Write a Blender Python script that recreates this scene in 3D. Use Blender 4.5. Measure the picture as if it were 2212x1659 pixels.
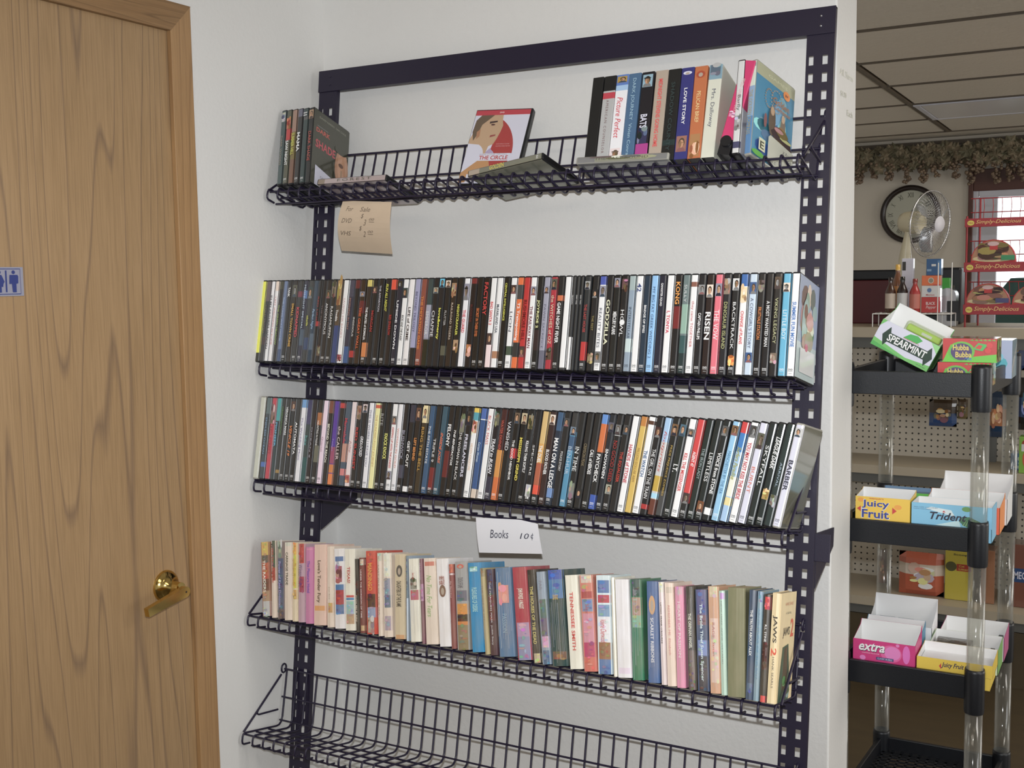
import bpy, bmesh, math, random
from mathutils import Matrix, Vector
rnd = random.Random(7)
PI = math.pi
S = bpy.context.scene
for o in list(bpy.data.objects): bpy.data.objects.remove(o)
COL = S.collection

# ------------------------------------------------------------------ camera, world, lights, exposure
cam_d = bpy.data.cameras.new('camera'); cam = bpy.data.objects.new('camera', cam_d); COL.objects.link(cam)
cam_d.sensor_width = 36.0; cam_d.lens = 2446.2*36.0/2212; cam_d.clip_start = .05; cam_d.clip_end = 60
CAM = Vector((1.7414, -2.2006, 1.6004)); yaw, pit, rol = 0.50901, -0.092887, -0.014721
fw = Vector((-math.sin(yaw)*math.cos(pit), math.cos(yaw)*math.cos(pit), math.sin(pit)))
rt = Vector((math.cos(yaw), math.sin(yaw), 0)); up = rt.cross(fw)
r2 = math.cos(rol)*rt + math.sin(rol)*up; u2 = -math.sin(rol)*rt + math.cos(rol)*up
cam.matrix_world = Matrix(((r2.x, u2.x, -fw.x, CAM.x), (r2.y, u2.y, -fw.y, CAM.y), (r2.z, u2.z, -fw.z, CAM.z), (0, 0, 0, 1)))
S.camera = cam
S.view_settings.view_transform = 'Standard'; S.view_settings.look = 'None'
S.view_settings.gamma = 1; S.view_settings.use_curve_mapping = False
S.view_settings.exposure = 0.32

W = bpy.data.worlds.new('daylight'); S.world = W; W.use_nodes = True
bg = W.node_tree.nodes['Background']; bg.inputs[0].default_value = (1.0, .95, .86, 1); bg.inputs[1].default_value = .30

def light(kind, name, loc, energy, color, target=None, **kw):
    d = bpy.data.lights.new(name, kind); d.energy = energy; d.color = color
    for k, v in kw.items(): setattr(d, k, v)
    o = bpy.data.objects.new(name, d); COL.objects.link(o); o.location = loc
    if target is not None:
        o.rotation_euler = (Vector(target)-Vector(loc)).to_track_quat('-Z', 'Y').to_euler()
    return o
# the camera's own flash, just above the lens
light('SPOT', 'camera_flash', CAM + Vector((0, 0, .085)), 128, (.93, .965, 1.0), CAM + fw*3 + Vector((0, 0, .085)), shadow_soft_size=.012, spot_size=1.45, spot_blend=1.0)
light('AREA', 'ceiling_panel_light', (1.3, -1.7, 2.38), 9.5, (1, .90, .76), (1.3, -1.7, 0), shape='RECTANGLE', size=1.2, size_y=.6)
# shop windows to the right of the photographer
light('AREA', 'shop_window_light', (5.2, -.9, 1.5), 25, (.94, .97, 1.0), (0, -.6, 1.5), shape='RECTANGLE', size=1.5, size_y=1.2)
light('AREA', 'added_highlight_panel', (3.1, -.5, 2.38), 20, (1, .96, .9), (3.1, -.5, 0), shape='RECTANGLE', size=1.2, size_y=.5)  # panel added so the leaning third-shelf cases catch edge highlights
# unseen side panel added to brighten the far room, then its ceiling fluorescents
light('AREA', 'added_far_room_fill', (5.6, 3.2, 1.5), 50, (1.0, .96, .90), (0, 3.4, 1.9), shape='RECTANGLE', size=2.4, size_y=1.6)
light('AREA', 'ceiling_tube_light', (1.9, 2.2, 2.37), 8.0, (1, .93, .82), (1.9, 2.2, 0), shape='RECTANGLE', size=1.2, size_y=.5)

# ------------------------------------------------------------------ colours and materials
def srgb(c):
    c /= 255.0
    return c/12.92 if c <= .04045 else ((c+.055)/1.055)**2.4
def hexc(h, g=1.12):
    if len(h) == 3: h = ''.join(a*2 for a in h)
    c = [srgb(int(h[i:i+2], 16))*g for i in (0, 2, 4)]; y = .3*c[0]+.59*c[1]+.11*c[2]
    return tuple(min(.84, a*.84+y*.16) for a in c)
def mat(name, col=(.8, .8, .8), rough=.5, metal=0, attr=False, bump=None, coat=0, trans=0, noise=None, emit=None, spec=.5, alpha=1):
    m = bpy.data.materials.new(name); m.use_nodes = True; nt = m.node_tree; b = nt.nodes['Principled BSDF']
    b.inputs['Base Color'].default_value = (*col, 1); b.inputs['Roughness'].default_value = rough; b.inputs['Metallic'].default_value = metal
    b.inputs['Coat Weight'].default_value = coat; b.inputs['Coat Roughness'].default_value = .08
    b.inputs['Transmission Weight'].default_value = trans; b.inputs['Specular IOR Level'].default_value = spec
    b.inputs['Alpha'].default_value = alpha
    tc = nt.nodes.new('ShaderNodeTexCoord')
    if attr:
        a = nt.nodes.new('ShaderNodeAttribute'); a.attribute_name = 'print'
        nt.links.new(a.outputs['Color'], b.inputs['Base Color'])
        src = a.outputs['Color']
    if noise:
        sc, c2, amt = noise[:3]
        n = nt.nodes.new('ShaderNodeTexNoise'); n.inputs['Scale'].default_value = sc; n.inputs['Detail'].default_value = 5
        mp = nt.nodes.new('ShaderNodeMapping'); nt.links.new(tc.outputs['Object'], mp.inputs[0]); nt.links.new(mp.outputs[0], n.inputs[0])
        if len(noise) > 3: mp.inputs['Scale'].default_value = noise[3]
        r = nt.nodes.new('ShaderNodeValToRGB'); r.color_ramp.elements[0].position = .35; r.color_ramp.elements[1].position = .7
        nt.links.new(n.outputs[0], r.inputs[0])
        mu = nt.nodes.new('ShaderNodeMath'); mu.operation = 'MULTIPLY'; mu.inputs[1].default_value = amt; nt.links.new(r.outputs[0], mu.inputs[0])
        mx = nt.nodes.new('ShaderNodeMix'); mx.data_type = 'RGBA'; nt.links.new(mu.outputs[0], mx.inputs[0])
        if attr: nt.links.new(src, mx.inputs[6])
        else: mx.inputs[6].default_value = (*col, 1)
        mx.inputs[7].default_value = (*c2, 1); nt.links.new(mx.outputs[2], b.inputs['Base Color'])
    if bump:
        sc, st = bump[:2]
        n = nt.nodes.new('ShaderNodeTexNoise'); n.inputs['Scale'].default_value = sc; n.inputs['Detail'].default_value = 3
        mp = nt.nodes.new('ShaderNodeMapping'); nt.links.new(tc.outputs['Object'], mp.inputs[0]); nt.links.new(mp.outputs[0], n.inputs[0])
        if len(bump) > 2: mp.inputs['Scale'].default_value = bump[2]
        bu = nt.nodes.new('ShaderNodeBump'); bu.inputs['Strength'].default_value = st; bu.inputs['Distance'].default_value = .002
        nt.links.new(n.outputs[0], bu.inputs['Height']); nt.links.new(bu.outputs[0], b.inputs['Normal'])
    if emit:
        b.inputs['Emission Color'].default_value = (*emit[0], 1); b.inputs['Emission Strength'].default_value = emit[1]
    return m
M = {}
M['wall'] = mat('painted_wall', (.705, .695, .675), .55, bump=(110, .3), noise=(2.2, (.68, .655, .62), .35))
M['far_wall'] = mat('beige_far_wall', (.60, .55, .47), .7, bump=(60, .2))
M['metal'] = mat('dark_purple_enamel', (.0145, .0105, .028), .42, bump=(300, .05), spec=.45)
M['wire'] = mat('dark_purple_wire', (.016, .012, .032), .36, spec=.5)
M['case'] = mat('black_case_plastic', (.012, .012, .014), .32, spec=.5)
M['case_grey'] = mat('clear_grey_case_plastic', (.35, .34, .3), .25, spec=.5)
M['gloss'] = mat('glossy_printed_sleeve', attr=True, rough=.3, coat=.9, bump=(70, .05))
M['card'] = mat('printed_card', attr=True, rough=.45, bump=(120, .04))
M['paper'] = mat('printed_paperback_cover', attr=True, rough=.38, bump=(260, .16, (1, 1, .04)), noise=(60, (.45, .37, .26), .22, (1, 1, .25)))
M['pages'] = mat('yellowed_page_block', (.55, .45, .3), .9, bump=(900, .4, (1, .02, .02)))
M['note'] = mat('note_paper', (.8, .8, .84), .7)
M['kraft'] = mat('tan_note_paper', (.66, .52, .38), .75, noise=(30, (.6, .47, .34), .4))
M['brass'] = mat('polished_brass', (.62, .45, .16), .14, metal=1)
M['plastic_black'] = mat('black_shelf_plastic', (.006, .007, .010), .4, bump=(400, .08))
M['white_card'] = mat('white_card_inside', (.74, .74, .72), .6)
M['cream'] = mat('cream_plastic', (.62, .56, .40), .35)
M['white'] = mat('white_vinyl', (.6, .6, .66), .4)
M['brown'] = mat('dark_red_brown_trim', (.09, .032, .022), .45)
M['tan'] = mat('tan_shelf_metal', (.42, .36, .27), .5)
M['red'] = mat('red_rack_paint', (.30, .015, .02), .4)
M['tag'] = mat('grey_tag_rail', (.12, .12, .11), .4)
M['silver'] = mat('silver_wire', (.6, .6, .62), .25, metal=.9)
M['wrap'] = mat('dark_crinkled_wrap', (.10, .09, .08), .12, bump=(40, .8), coat=.5)
def clear_mat(name, tint, f0=.06, f1=.75, rough=.08):
    m = bpy.data.materials.new(name); m.use_nodes = True; nt = m.node_tree; nt.nodes.clear(); N = nt.nodes.new; L = nt.links.new
    o = N('ShaderNodeOutputMaterial'); tr = N('ShaderNodeBsdfTransparent'); tr.inputs[0].default_value = (*tint, 1); gl = N('ShaderNodeBsdfGlossy'); gl.inputs['Roughness'].default_value = rough
    df = N('ShaderNodeBsdfDiffuse'); df.inputs[0].default_value = (.7, .7, .68, 1); lw = N('ShaderNodeLayerWeight'); lw.inputs[0].default_value = .25
    mr = N('ShaderNodeMapRange'); mr.inputs['To Min'].default_value = f0; mr.inputs['To Max'].default_value = f1; L(lw.outputs['Facing'], mr.inputs['Value'])
    m1 = N('ShaderNodeMixShader'); m1.inputs[0].default_value = .45; L(gl.outputs[0], m1.inputs[1]); L(df.outputs[0], m1.inputs[2])
    mx = N('ShaderNodeMixShader'); L(mr.outputs[0], mx.inputs[0]); L(tr.outputs[0], mx.inputs[1]); L(m1.outputs[0], mx.inputs[2]); L(mx.outputs[0], o.inputs[0]); return m
M['glass_tube'] = clear_mat('clear_tube', (.93, .93, .91), .05, .5)
M['grid'] = mat('ceiling_grid_brown', (.10, .075, .05), .5)
M['tile'] = mat('ceiling_tile_face', (.62, .565, .48), .85, bump=(55, .9), noise=(7, (.56, .51, .43), .4, (1, 5, 1)))
M['lens'] = mat('frosted_light_lens', (.55, .52, .5), .3, emit=((1, .96, .9), .02))
M['tube_lit'] = mat('lit_tube', (.9, .9, .9), .3, emit=((1, .98, .94), 1.1))
M['sky'] = mat('bright_outdoors', (.9, .95, 1), 1, emit=((.93, .97, 1), 1.6))
M['outside_dark'] = mat('outdoor_dark_green', (.02, .06, .055), .8)
M['leaf'] = mat('dusty_vine_leaf', (.10, .095, .055), .7, noise=(25, (.30, .23, .15), .85))
M['grape'] = mat('dusty_grape', (.24, .17, .11), .5, noise=(40, (.09, .06, .05), .7))
M['clear'] = mat('clear_case_plastic', (.75, .73, .66), .18, trans=.5)

def wood(name, axis, c1, c2, c3, cath=None):
    m = bpy.data.materials.new(name); m.use_nodes = True; nt = m.node_tree; b = nt.nodes['Principled BSDF']; N = nt.nodes.new; L = nt.links.new
    tc = N('ShaderNodeTexCoord'); mp = N('ShaderNodeMapping'); L(tc.outputs['Object'], mp.inputs[0])
    st = {'z': (4.2, 4.2, .20), 'y': (9, .28, 9)}[axis]; mp.inputs['Scale'].default_value = st
    n = N('ShaderNodeTexNoise'); n.inputs['Scale'].default_value = 1.1; n.inputs['Detail'].default_value = 2; n.inputs['Roughness'].default_value = .4; L(mp.outputs[0], n.inputs[0])
    # growth rings: repeated levels of the stretched noise give cathedral figures
    ml = N('ShaderNodeMath'); ml.operation = 'MULTIPLY'; ml.inputs[1].default_value = 21.0; L(n.outputs[0], ml.inputs[0])
    fr = N('ShaderNodeMath'); fr.operation = 'FRACT'; L(ml.outputs[0], fr.inputs[0])
    rp = N('ShaderNodeValToRGB'); e = rp.color_ramp.elements; e[0].position = 0; e[0].color = (*c1, 1); e[1].position = .80; e[1].color = (*c2, 1)
    x = e.new(.90); x.color = (*c3, 1); x2 = e.new(.98); x2.color = (*c1, 1); L(fr.outputs[0], rp.inputs[0])
    n2 = N('ShaderNodeTexNoise'); n2.inputs['Scale'].default_value = 42; n2.inputs['Detail'].default_value = 4; mp2 = N('ShaderNodeMapping')
    mp2.inputs['Scale'].default_value = {'z': (9, 9, .25), 'y': (9, .25, 9)}[axis]; L(tc.outputs['Object'], mp2.inputs[0]); L(mp2.outputs[0], n2.inputs[0])
    mx = N('ShaderNodeMix'); mx.data_type = 'RGBA'; mx.blend_type = 'MULTIPLY'; mx.inputs[0].default_value = .55
    rr = N('ShaderNodeValToRGB'); rr.color_ramp.elements[0].position = .3; rr.color_ramp.elements[0].color = (.66, .65, .63, 1); rr.color_ramp.elements[1].position = .6; L(n2.outputs[0], rr.inputs[0])
    L(rp.outputs[0], mx.inputs[6]); L(rr.outputs[0], mx.inputs[7]); L(mx.outputs[2], b.inputs['Base Color'])
    bu = N('ShaderNodeBump'); bu.inputs['Strength'].default_value = .12; bu.inputs['Distance'].default_value = .001; L(n2.outputs[0], bu.inputs['Height']); L(bu.outputs[0], b.inputs['Normal'])
    b.inputs['Roughness'].default_value = .42
    return m
M['oak'] = wood('oak_veneer', 'z', (.365, .235, .12), (.345, .22, .11), (.235, .15, .085))
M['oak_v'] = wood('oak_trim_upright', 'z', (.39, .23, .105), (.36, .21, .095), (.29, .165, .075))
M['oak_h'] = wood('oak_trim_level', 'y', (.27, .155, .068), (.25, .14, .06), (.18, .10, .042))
M['floor'] = mat('brown_vinyl_floor', (.085, .062, .034), .4, noise=(4, (.06, .045, .026), .6, (1, 6, 1)))

# ------------------------------------------------------------------ mesh builder
class MB:
    def __init__(s): s.v = []; s.f = []; s.c = []; s.m = []; s.sm = []
    def add(s, vs, fs, col=(.8, .8, .8), mi=0, smooth=False):
        b = len(s.v); s.v += [tuple(v) for v in vs]
        for f in fs: s.f.append(tuple(b+i for i in f)); s.c.append(col); s.m.append(mi); s.sm.append(smooth)
    def box(s, x0, x1, y0, y1, z0, z1, col=(.8, .8, .8), mi=0, T=None):
        vs = [Vector((x, y, z)) for x in (x0, x1) for y in (y0, y1) for z in (z0, z1)]
        if T: vs = [T @ v for v in vs]
        s.add(vs, [(0, 1, 3, 2), (4, 6, 7, 5), (0, 4, 5, 1), (2, 3, 7, 6), (0, 2, 6, 4), (1, 5, 7, 3)], col, mi)
    def rbox(s, x0, x1, y0, y1, z0, z1, r, col=(.8, .8, .8), mi=0, seg=2, T=None):
        bm = bmesh.new(); bmesh.ops.create_cube(bm, size=1)
        for v in bm.verts: v.co = Vector((x0+(v.co.x+.5)*(x1-x0), y0+(v.co.y+.5)*(y1-y0), z0+(v.co.z+.5)*(z1-z0)))
        bmesh.ops.bevel(bm, geom=list(bm.edges), offset=r, segments=seg, profile=.5, affect='EDGES')
        bm.verts.index_update(); vs = [T @ v.co if T else v.co.copy() for v in bm.verts]
        s.add(vs, [[v.index for v in f.verts] for f in bm.faces], col, mi); bm.free()
    def quad(s, a, b, c, d, col=(.8, .8, .8), mi=0): s.add([a, b, c, d], [(0, 1, 2, 3)], col, mi)
    def prism(s, pts, ax, a0, a1, col=(.8, .8, .8), mi=0, smooth=False):
        # pts: 2D outline; ax: axis letter of extrusion
        def P(p, t): return {'x': (t, p[0], p[1]), 'y': (p[0], t, p[1]), 'z': (p[0], p[1], t)}[ax]
        n = len(pts); vs = [P(p, a0) for p in pts]+[P(p, a1) for p in pts]
        s.add(vs, [tuple(range(n))[::-1], tuple(range(n, 2*n))], col, mi)
        s.add(vs, [(i, (i+1) % n, n+(i+1) % n, n+i) for i in range(n)], col, mi, smooth)
    def tube(s, pts, r, n=6, col=(.8, .8, .8), mi=0, closed=False):
        pts = [Vector(p) for p in pts]; rings = []; N = len(pts)
        prev = None
        for i, p in enumerate(pts):
            a = pts[(i-1) % N] if (closed or i > 0) else p; b = pts[(i+1) % N] if (closed or i < N-1) else p
            t = (b-a).normalized()
            if prev is None:
                u = t.orthogonal().normalized()
            else:
                u = (prev - t*prev.dot(t)).normalized()
            prev = u; w = t.cross(u)
            rr = r[i] if isinstance(r, (list, tuple)) else r
            rings.append([p + (u*math.cos(2*PI*k/n)+w*math.sin(2*PI*k/n))*rr for k in range(n)])
        vs = [v for g in rings for v in g]; fs = []
        for i in range(N if closed else N-1):
            j = (i+1) % N
            for k in range(n): fs.append((i*n+k, i*n+(k+1) % n, j*n+(k+1) % n, j*n+k))
        s.add(vs, fs, col, mi, True)
        if not closed: s.add(vs, [tuple(range(n))[::-1], tuple(range((N-1)*n, N*n))], col, mi)
    def lathe(s, prof, n=24, col=(.8, .8, .8), mi=0, T=None, cap=True):
        # prof: (radius, height)
        vs = []; fs = []
        for (r, h) in prof:
            for k in range(n): vs.append(Vector((r*math.cos(2*PI*k/n), r*math.sin(2*PI*k/n), h)))
        if T: vs = [T @ v for v in vs]
        for i in range(len(prof)-1):
            for k in range(n): fs.append((i*n+k, i*n+(k+1) % n, (i+1)*n+(k+1) % n, (i+1)*n+k))
        s.add(vs, fs, col, mi, True)
        if cap: s.add(vs, [tuple(range(n))[::-1], tuple(range((len(prof)-1)*n, len(prof)*n))], col, mi)
    def mesh(s, name, mats):
        me = bpy.data.meshes.new(name); me.from_pydata([tuple(v) for v in s.v], [], s.f)
        me.polygons.foreach_set('material_index', s.m); me.polygons.foreach_set('use_smooth', s.sm)
        a = me.attributes.new('print', 'FLOAT_COLOR', 'CORNER'); buf = []
        for f, c in zip(s.f, s.c): buf += [c[0], c[1], c[2], 1.0]*len(f)
        a.data.foreach_set('color', buf)
        for m in (mats if isinstance(mats, list) else [mats]): me.materials.append(m)
        me.update(); return me
    def build(s, name, mats, parent=None, kind=None):
        return link(name, s.mesh(name, mats), parent, kind)
def link(name, me, parent=None, kind=None):
    o = bpy.data.objects.new(name, me); COL.objects.link(o)
    if parent: o.parent = parent
    if kind: o['kind'] = kind
    return o
def empty(name, loc, label=None, cat=None, group=None, M4=None):
    o = bpy.data.objects.new(name, None); COL.objects.link(o); o.empty_display_size = .05
    if M4 is not None: o.matrix_world = M4
    else: o.location = loc
    if label: tag(o, label, cat, group)
    return o
def tag(o, label, cat, group=None):
    o['label'] = label; o['category'] = cat
    if group: o['group'] = group
    return o
def struct(name, mb, m, parent=None):
    return mb.build(name, m, parent, None if parent else 'structure')

# ------------------------------------------------------------------ lettering (built-in font turned into flat mesh)
_tc = {}
def glyphs(txt, style):
    k = (txt, style)
    if k in _tc: return _tc[k]
    cu = bpy.data.curves.new('t', 'FONT'); cu.body = txt; cu.size = 1; cu.resolution_u = 2; cu.fill_mode = 'FRONT'
    if 'b' in style: cu.offset = .022
    if 'i' in style: cu.shear = .3
    if 's' in style: cu.space_character = 1.35
    o = bpy.data.objects.new('t', cu); me = bpy.data.meshes.new_from_object(o)
    vs = [(v.co.x, v.co.y) for v in me.vertices]; fs = [tuple(p.vertices) for p in me.polygons]
    bpy.data.objects.remove(o); bpy.data.curves.remove(cu); bpy.data.meshes.remove(me)
    if not vs: _tc[k] = None; return None
    x0 = min(v[0] for v in vs); x1 = max(v[0] for v in vs); y0 = min(v[1] for v in vs); y1 = max(v[1] for v in vs)
    _tc[k] = ([((x-x0)/(x1-x0), (y-y0)/max(y1-y0, 1e-6)) for x, y in vs], fs, (x1-x0)/max(y1-y0, 1e-6)); return _tc[k]
class Canvas:
    """flat print on a rectangle: o = lower left corner, u to the right, v upward (full extents)"""
    def __init__(s, mb, o, u, v, n=None):
        s.mb = mb; s.o = Vector(o); s.u = Vector(u); s.v = Vector(v); s.n = (s.u.cross(s.v)).normalized() if n is None else Vector(n); s.k = 1
    def P(s, x, y): return s.o + s.u*x + s.v*y + s.n*(s.k*.00006)
    def poly(s, pts, c): s.mb.add([s.P(*p) for p in pts], [tuple(range(len(pts)))], hexc(c)); s.k += 1
    def rect(s, x0, y0, x1, y1, c): s.poly([(x0, y0), (x1, y0), (x1, y1), (x0, y1)], c)
    def ell(s, cx, cy, rx, ry, c, n=14, a0=0, a1=2*PI):
        s.poly([(cx+rx*math.cos(a0+(a1-a0)*i/n), cy+ry*math.sin(a0+(a1-a0)*i/n)) for i in range(n if a1-a0 > 6 else n+1)], c)
    def text(s, t, x, y, w, h, c, style='n', down=False, rot=None):
        g = glyphs(t, style)
        if not g: return
        vs, fs, asp = g
        if down: pts = [s.P(x+v*w, y-u*h) for u, v in vs]       # reads top to bottom: x..x+w = letter height, y = top, h = length
        elif rot: ca, sa = math.cos(rot), math.sin(rot); U = s.u.length; V = s.v.length; pts = [s.P(x+(u*w*U*ca-v*h*V*sa)/U, y+(u*w*U*sa+v*h*V*ca)/V) for u, v in vs]
        else: pts = [s.P(x+u*w, y+v*h) for u, v in vs]
        s.mb.add(pts, fs, hexc(c)); s.k += 1
    def face(s, x0, y0, x1, y1, bgc=None):
        w = x1-x0; h = y1-y0; dx = rnd.uniform(-.08, .08)*w; sk = rnd.choice([('b86', '864'), ('c97', '975'), ('a75', '653'), ('876', '654'), ('999', '666')]); tp = rnd.random()
        s.rect(x0, y0, x1, y1, bgc or rnd.choice(['433', '554', '998', '666', '344', '889', '332']))
        s.ell(x0+w*.5+dx, y0+h*.02, w*.42, h*(.22+.1*tp), rnd.choice(['223', '433', '777', '855', '345']), 10, 0, PI)
        s.ell(x0+w*.52+dx, y0+h*.58, w*.30, h*.30, rnd.choice(['321', '432', '543', '222']), 10)
        s.ell(x0+w*.5+dx, y0+h*.50, w*.23, h*.26, sk[0], 10)
        sd = 1 if tp > .5 else -1
        s.ell(x0+w*(.5+.11*sd)+dx, y0+h*.48, w*.12, h*.23, sk[1], 9); s.rect(x0+w*.32+dx, y0+h*.54, x0+w*.68+dx, y0+h*.585, sk[1])
        if tp > .7: s.ell(x0+w*.5+dx, y0+h*.72, w*.38, h*.07, rnd.choice(['443', '654', '222']), 10)
    def blot(s, x0, y0, x1, y1, c):
        base = [int(ch, 16) for ch in c]
        for i in range(7):
            d = rnd.randint(-4, 4); cc = ''.join('%x' % max(0, min(15, b+d+rnd.randint(-1, 1))) for b in base)
            cx = rnd.uniform(x0+.12*(x1-x0), x1-.12*(x1-x0)); cy = rnd.uniform(y0, y1); s.ell(cx, cy, min((x1-x0)*rnd.uniform(.12, .4), cx-x0, x1-cx), (y1-y0)*rnd.uniform(.1, .3), cc, 9)

def parse_art(a):
    bands = []; pics = []; logo = None
    for t in a.split():
        if t[0] == 'D': logo = 'eee' if t == 'D' else '333'; continue
        k = t[0] if t[0] in 'fmo' else '.'
        body = t[1:] if k != '.' else t
        rng, _, c = body.partition('='); i = rng.index('-', 1)
        if k == '.' and rng.endswith('a34'): pass
        a0, a1 = float(rng[:i]), float(rng[i+1:])
        (bands if k == '.' else pics).append((k, a0, a1, c))
    return bands, pics, logo

# U-shaped printed wrap round a spine; local frame: x thickness, -y outward, z up
def wrap_mesh(t, d, z0, z1, r, base, side, bands, off=.00025, seg=3, bulge=0.0, back=.002, m='gloss', rim=0):
    mb = MB(); x0 = -t/2-off; x1 = t/2+off; yf = -d/2-off; rr = r+off
    P = [(x0, d/2-back), (x0, yf+rr)]
    P += [(x0+rr-rr*math.cos(PI/2*i/seg), yf+rr-rr*math.sin(PI/2*i/seg)) for i in range(1, seg+1)]
    P += [(x0+rr+(x1-x0-2*rr)*.5, yf-bulge)] if bulge else []
    P += [(x1-rr+rr*math.sin(PI/2*i/seg), yf+rr-rr*math.cos(PI/2*i/seg)) for i in range(0, seg+1)]
    P += [(x1, d/2-back)]
    zs = sorted(set([0., 1.]+[max(0, min(1, b[1])) for b in bands]+[max(0, min(1, b[2])) for b in bands]))
    n = len(P)
    for a, b in zip(zs, zs[1:]):
        mid = (a+b)/2; c = base
        for k in bands:
            if k[1] <= mid <= k[2]: c = k[3]
        za = z1-(z1-z0)*a; zb = z1-(z1-z0)*b
        vs = [(p[0], p[1], zb) for p in P]+[(p[0], p[1], za) for p in P]
        for i in range(n-1):
            cc = side if i in (0, n-2) else c
            mb.add([vs[i], vs[i+1], vs[n+i+1], vs[n+i]], [(0, 1, 2, 3)], hexc(cc), 0, True)
    return mb
def spine_print(t, d, z0, z1, spec, root, m, off=.0006, bulge=0, wfac=.96):
    base, tcol, txt, t0, t1, h, style, art = spec
    bands, pics, logo = parse_art(art); H = z1-z0
    def C2(): mb = MB(); return mb, Canvas(mb, (-t/2*wfac, -d/2-off-bulge, z0), (t*wfac, 0, 0), (0, 0, H))
    for k, a0, a1, c in pics:
        mb, cv = C2()
        if k == 'f': cv.face(.08, 1-a1, .92, 1-a0, c or None)
        elif k == 'm': cv.rect(.1, 1-a1, .9, 1-a0, c or '876'); cv.blot(.08, 1-a1, .92, 1-a0, c or '876')
        elif k == 'o': cv.ell(.5, 1-(a0+a1)/2, .36, (a1-a0)/2, c or '876', 16); cv.ell(.5, 1-(a0+a1)/2-.005, .18, (a1-a0)/3.4, 'a98' if c != 'ddd' else 'eee', 12)
        mb.build('spine_picture', m, root)
    t0, t1, h = float(t0), float(t1), float(h)*.88
    if txt and t1 > t0:
        mb, cv = C2(); cv.k = 30; cv.text(txt, .5-h/2, 1-t0, h, t1-t0, tcol, style, down=True); mb.build('spine_title', m, root)
    if logo:
        mb, cv = C2(); cv.text('DVD', .24, .052, .52, .018, logo, 'b'); cv.rect(.22, .044, .78, .047, logo)
        cv.rect(.3, .02, .7, .025, '999'); mb.build('spine_logo', m, root)

_case = {}
def case_mesh(t, H=.19, d=.135, key='case'):
    k = (round(t, 4), H, d, key)
    if k not in _case:
        mb = MB(); mb.rbox(-t/2, t/2, -d/2, d/2, 0, H, .0030, (.02, .02, .02), seg=3); _case[k] = mb.mesh('case', M[key])
    return _case[k]
AL, TH = 0.20502, 0.11869
V = [0, -0.33606, -0.71926, -0.9853, -1.2915, -1.561]
def shelf_matrix(i): return Matrix.Translation(Vector((0, math.sin(TH)*V[i], 2.1+math.cos(TH)*V[i]))) @ Matrix.Rotation(-(.33 if i == 1 else AL), 4, 'X')
def item_matrix(i, x, lean, t, d, front=.1515, lift=.0026, yaw=0):
    h = lift + abs(math.sin(lean))*t/2
    return shelf_matrix(i) @ Matrix.Translation((x, -front+d/2, h)) @ Matrix.Rotation(lean, 4, 'Y') @ Matrix.Rotation(yaw, 4, 'Z')
def short(a, b):
    # keep a label within sixteen words
    w = a.split(); k = 16-len(b.split())
    if len(w) > k:
        w = [q for q in w if q not in ('a', 'the', 'with', 'and')] if len(w)-k < 3 else w
    w = w[:k]
    while w[-1].strip(',') in ('a', 'and', 'with', 'of', 'on', 'to', 'at', 'under', 'between'): w.pop()
    return ' '.join(w).rstrip(',')+', '+b
def ordinal(n):
    if 10 <= n % 100 <= 20: return '%dth' % n
    return '%d%s' % (n, {1: 'st', 2: 'nd', 3: 'rd'}.get(n % 10, 'th'))
def make_dvd(M4, t, spec, label, group, H=.19, d=.135, side=None, key='case', name='dvd_case', wrapkw={}):
    root = link(name, case_mesh(t, H, d, key)); root.matrix_world = M4; tag(root, label, 'dvd case' if name == 'dvd_case' else 'case', group)
    bands, _, _ = parse_art(spec[7])
    sd = side or rnd.choice(['223', '333', '433', '234', spec[0], spec[0]])
    wrap_mesh(t, d, .0035, H-.0035, .0036, spec[0], sd, bands, **wrapkw).build('cover_sleeve', M['gloss'], root)
    spine_print(t, d, .0035, H-.0035, spec, root, M['gloss'])
    return root

# ------------------------------------------------------------------ room shell
XC, XE, YE, YD, ZD, ZC = -0.027297, 1.2105, 0.05, -0.40194, 0.074887+2.1, 2.4049
FAR = 5.2782
mb = MB(); mb.box(XC-.1, XC, YD, FAR, 0, ZC+.05); mb.box(XC-.1, XC, -1.6, YD, ZD, ZC+.05); mb.box(XC-.1, XC, -5, -1.6, 0, ZC+.05)
struct('wall_left', mb, M['wall'])
mb = MB(); mb.rbox(XC-.05, XE, YE, YE+.17, 0, ZC+.02, .004, seg=3); struct('wall_back', mb, M['wall'])
mb = MB(); mb.box(-1.5, 6, -5, FAR+.1, -.05, 0); struct('floor', mb, M['floor'])
# far wall with the window opening
WX0, WX1, WZ0, WZ1 = .80, 2.1, 1.0, 2.10
mb = MB(); mb.box(-1.5, WX0, FAR, FAR+.12, 0, ZC+.05); mb.box(WX0, WX1, FAR, FAR+.12, WZ1, ZC+.05); mb.box(WX0, WX1, FAR, FAR+.12, 0, WZ0); mb.box(WX1, 6, FAR, FAR+.12, 0, ZC+.05)
struct('wall_far', mb, M['far_wall'])
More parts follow.
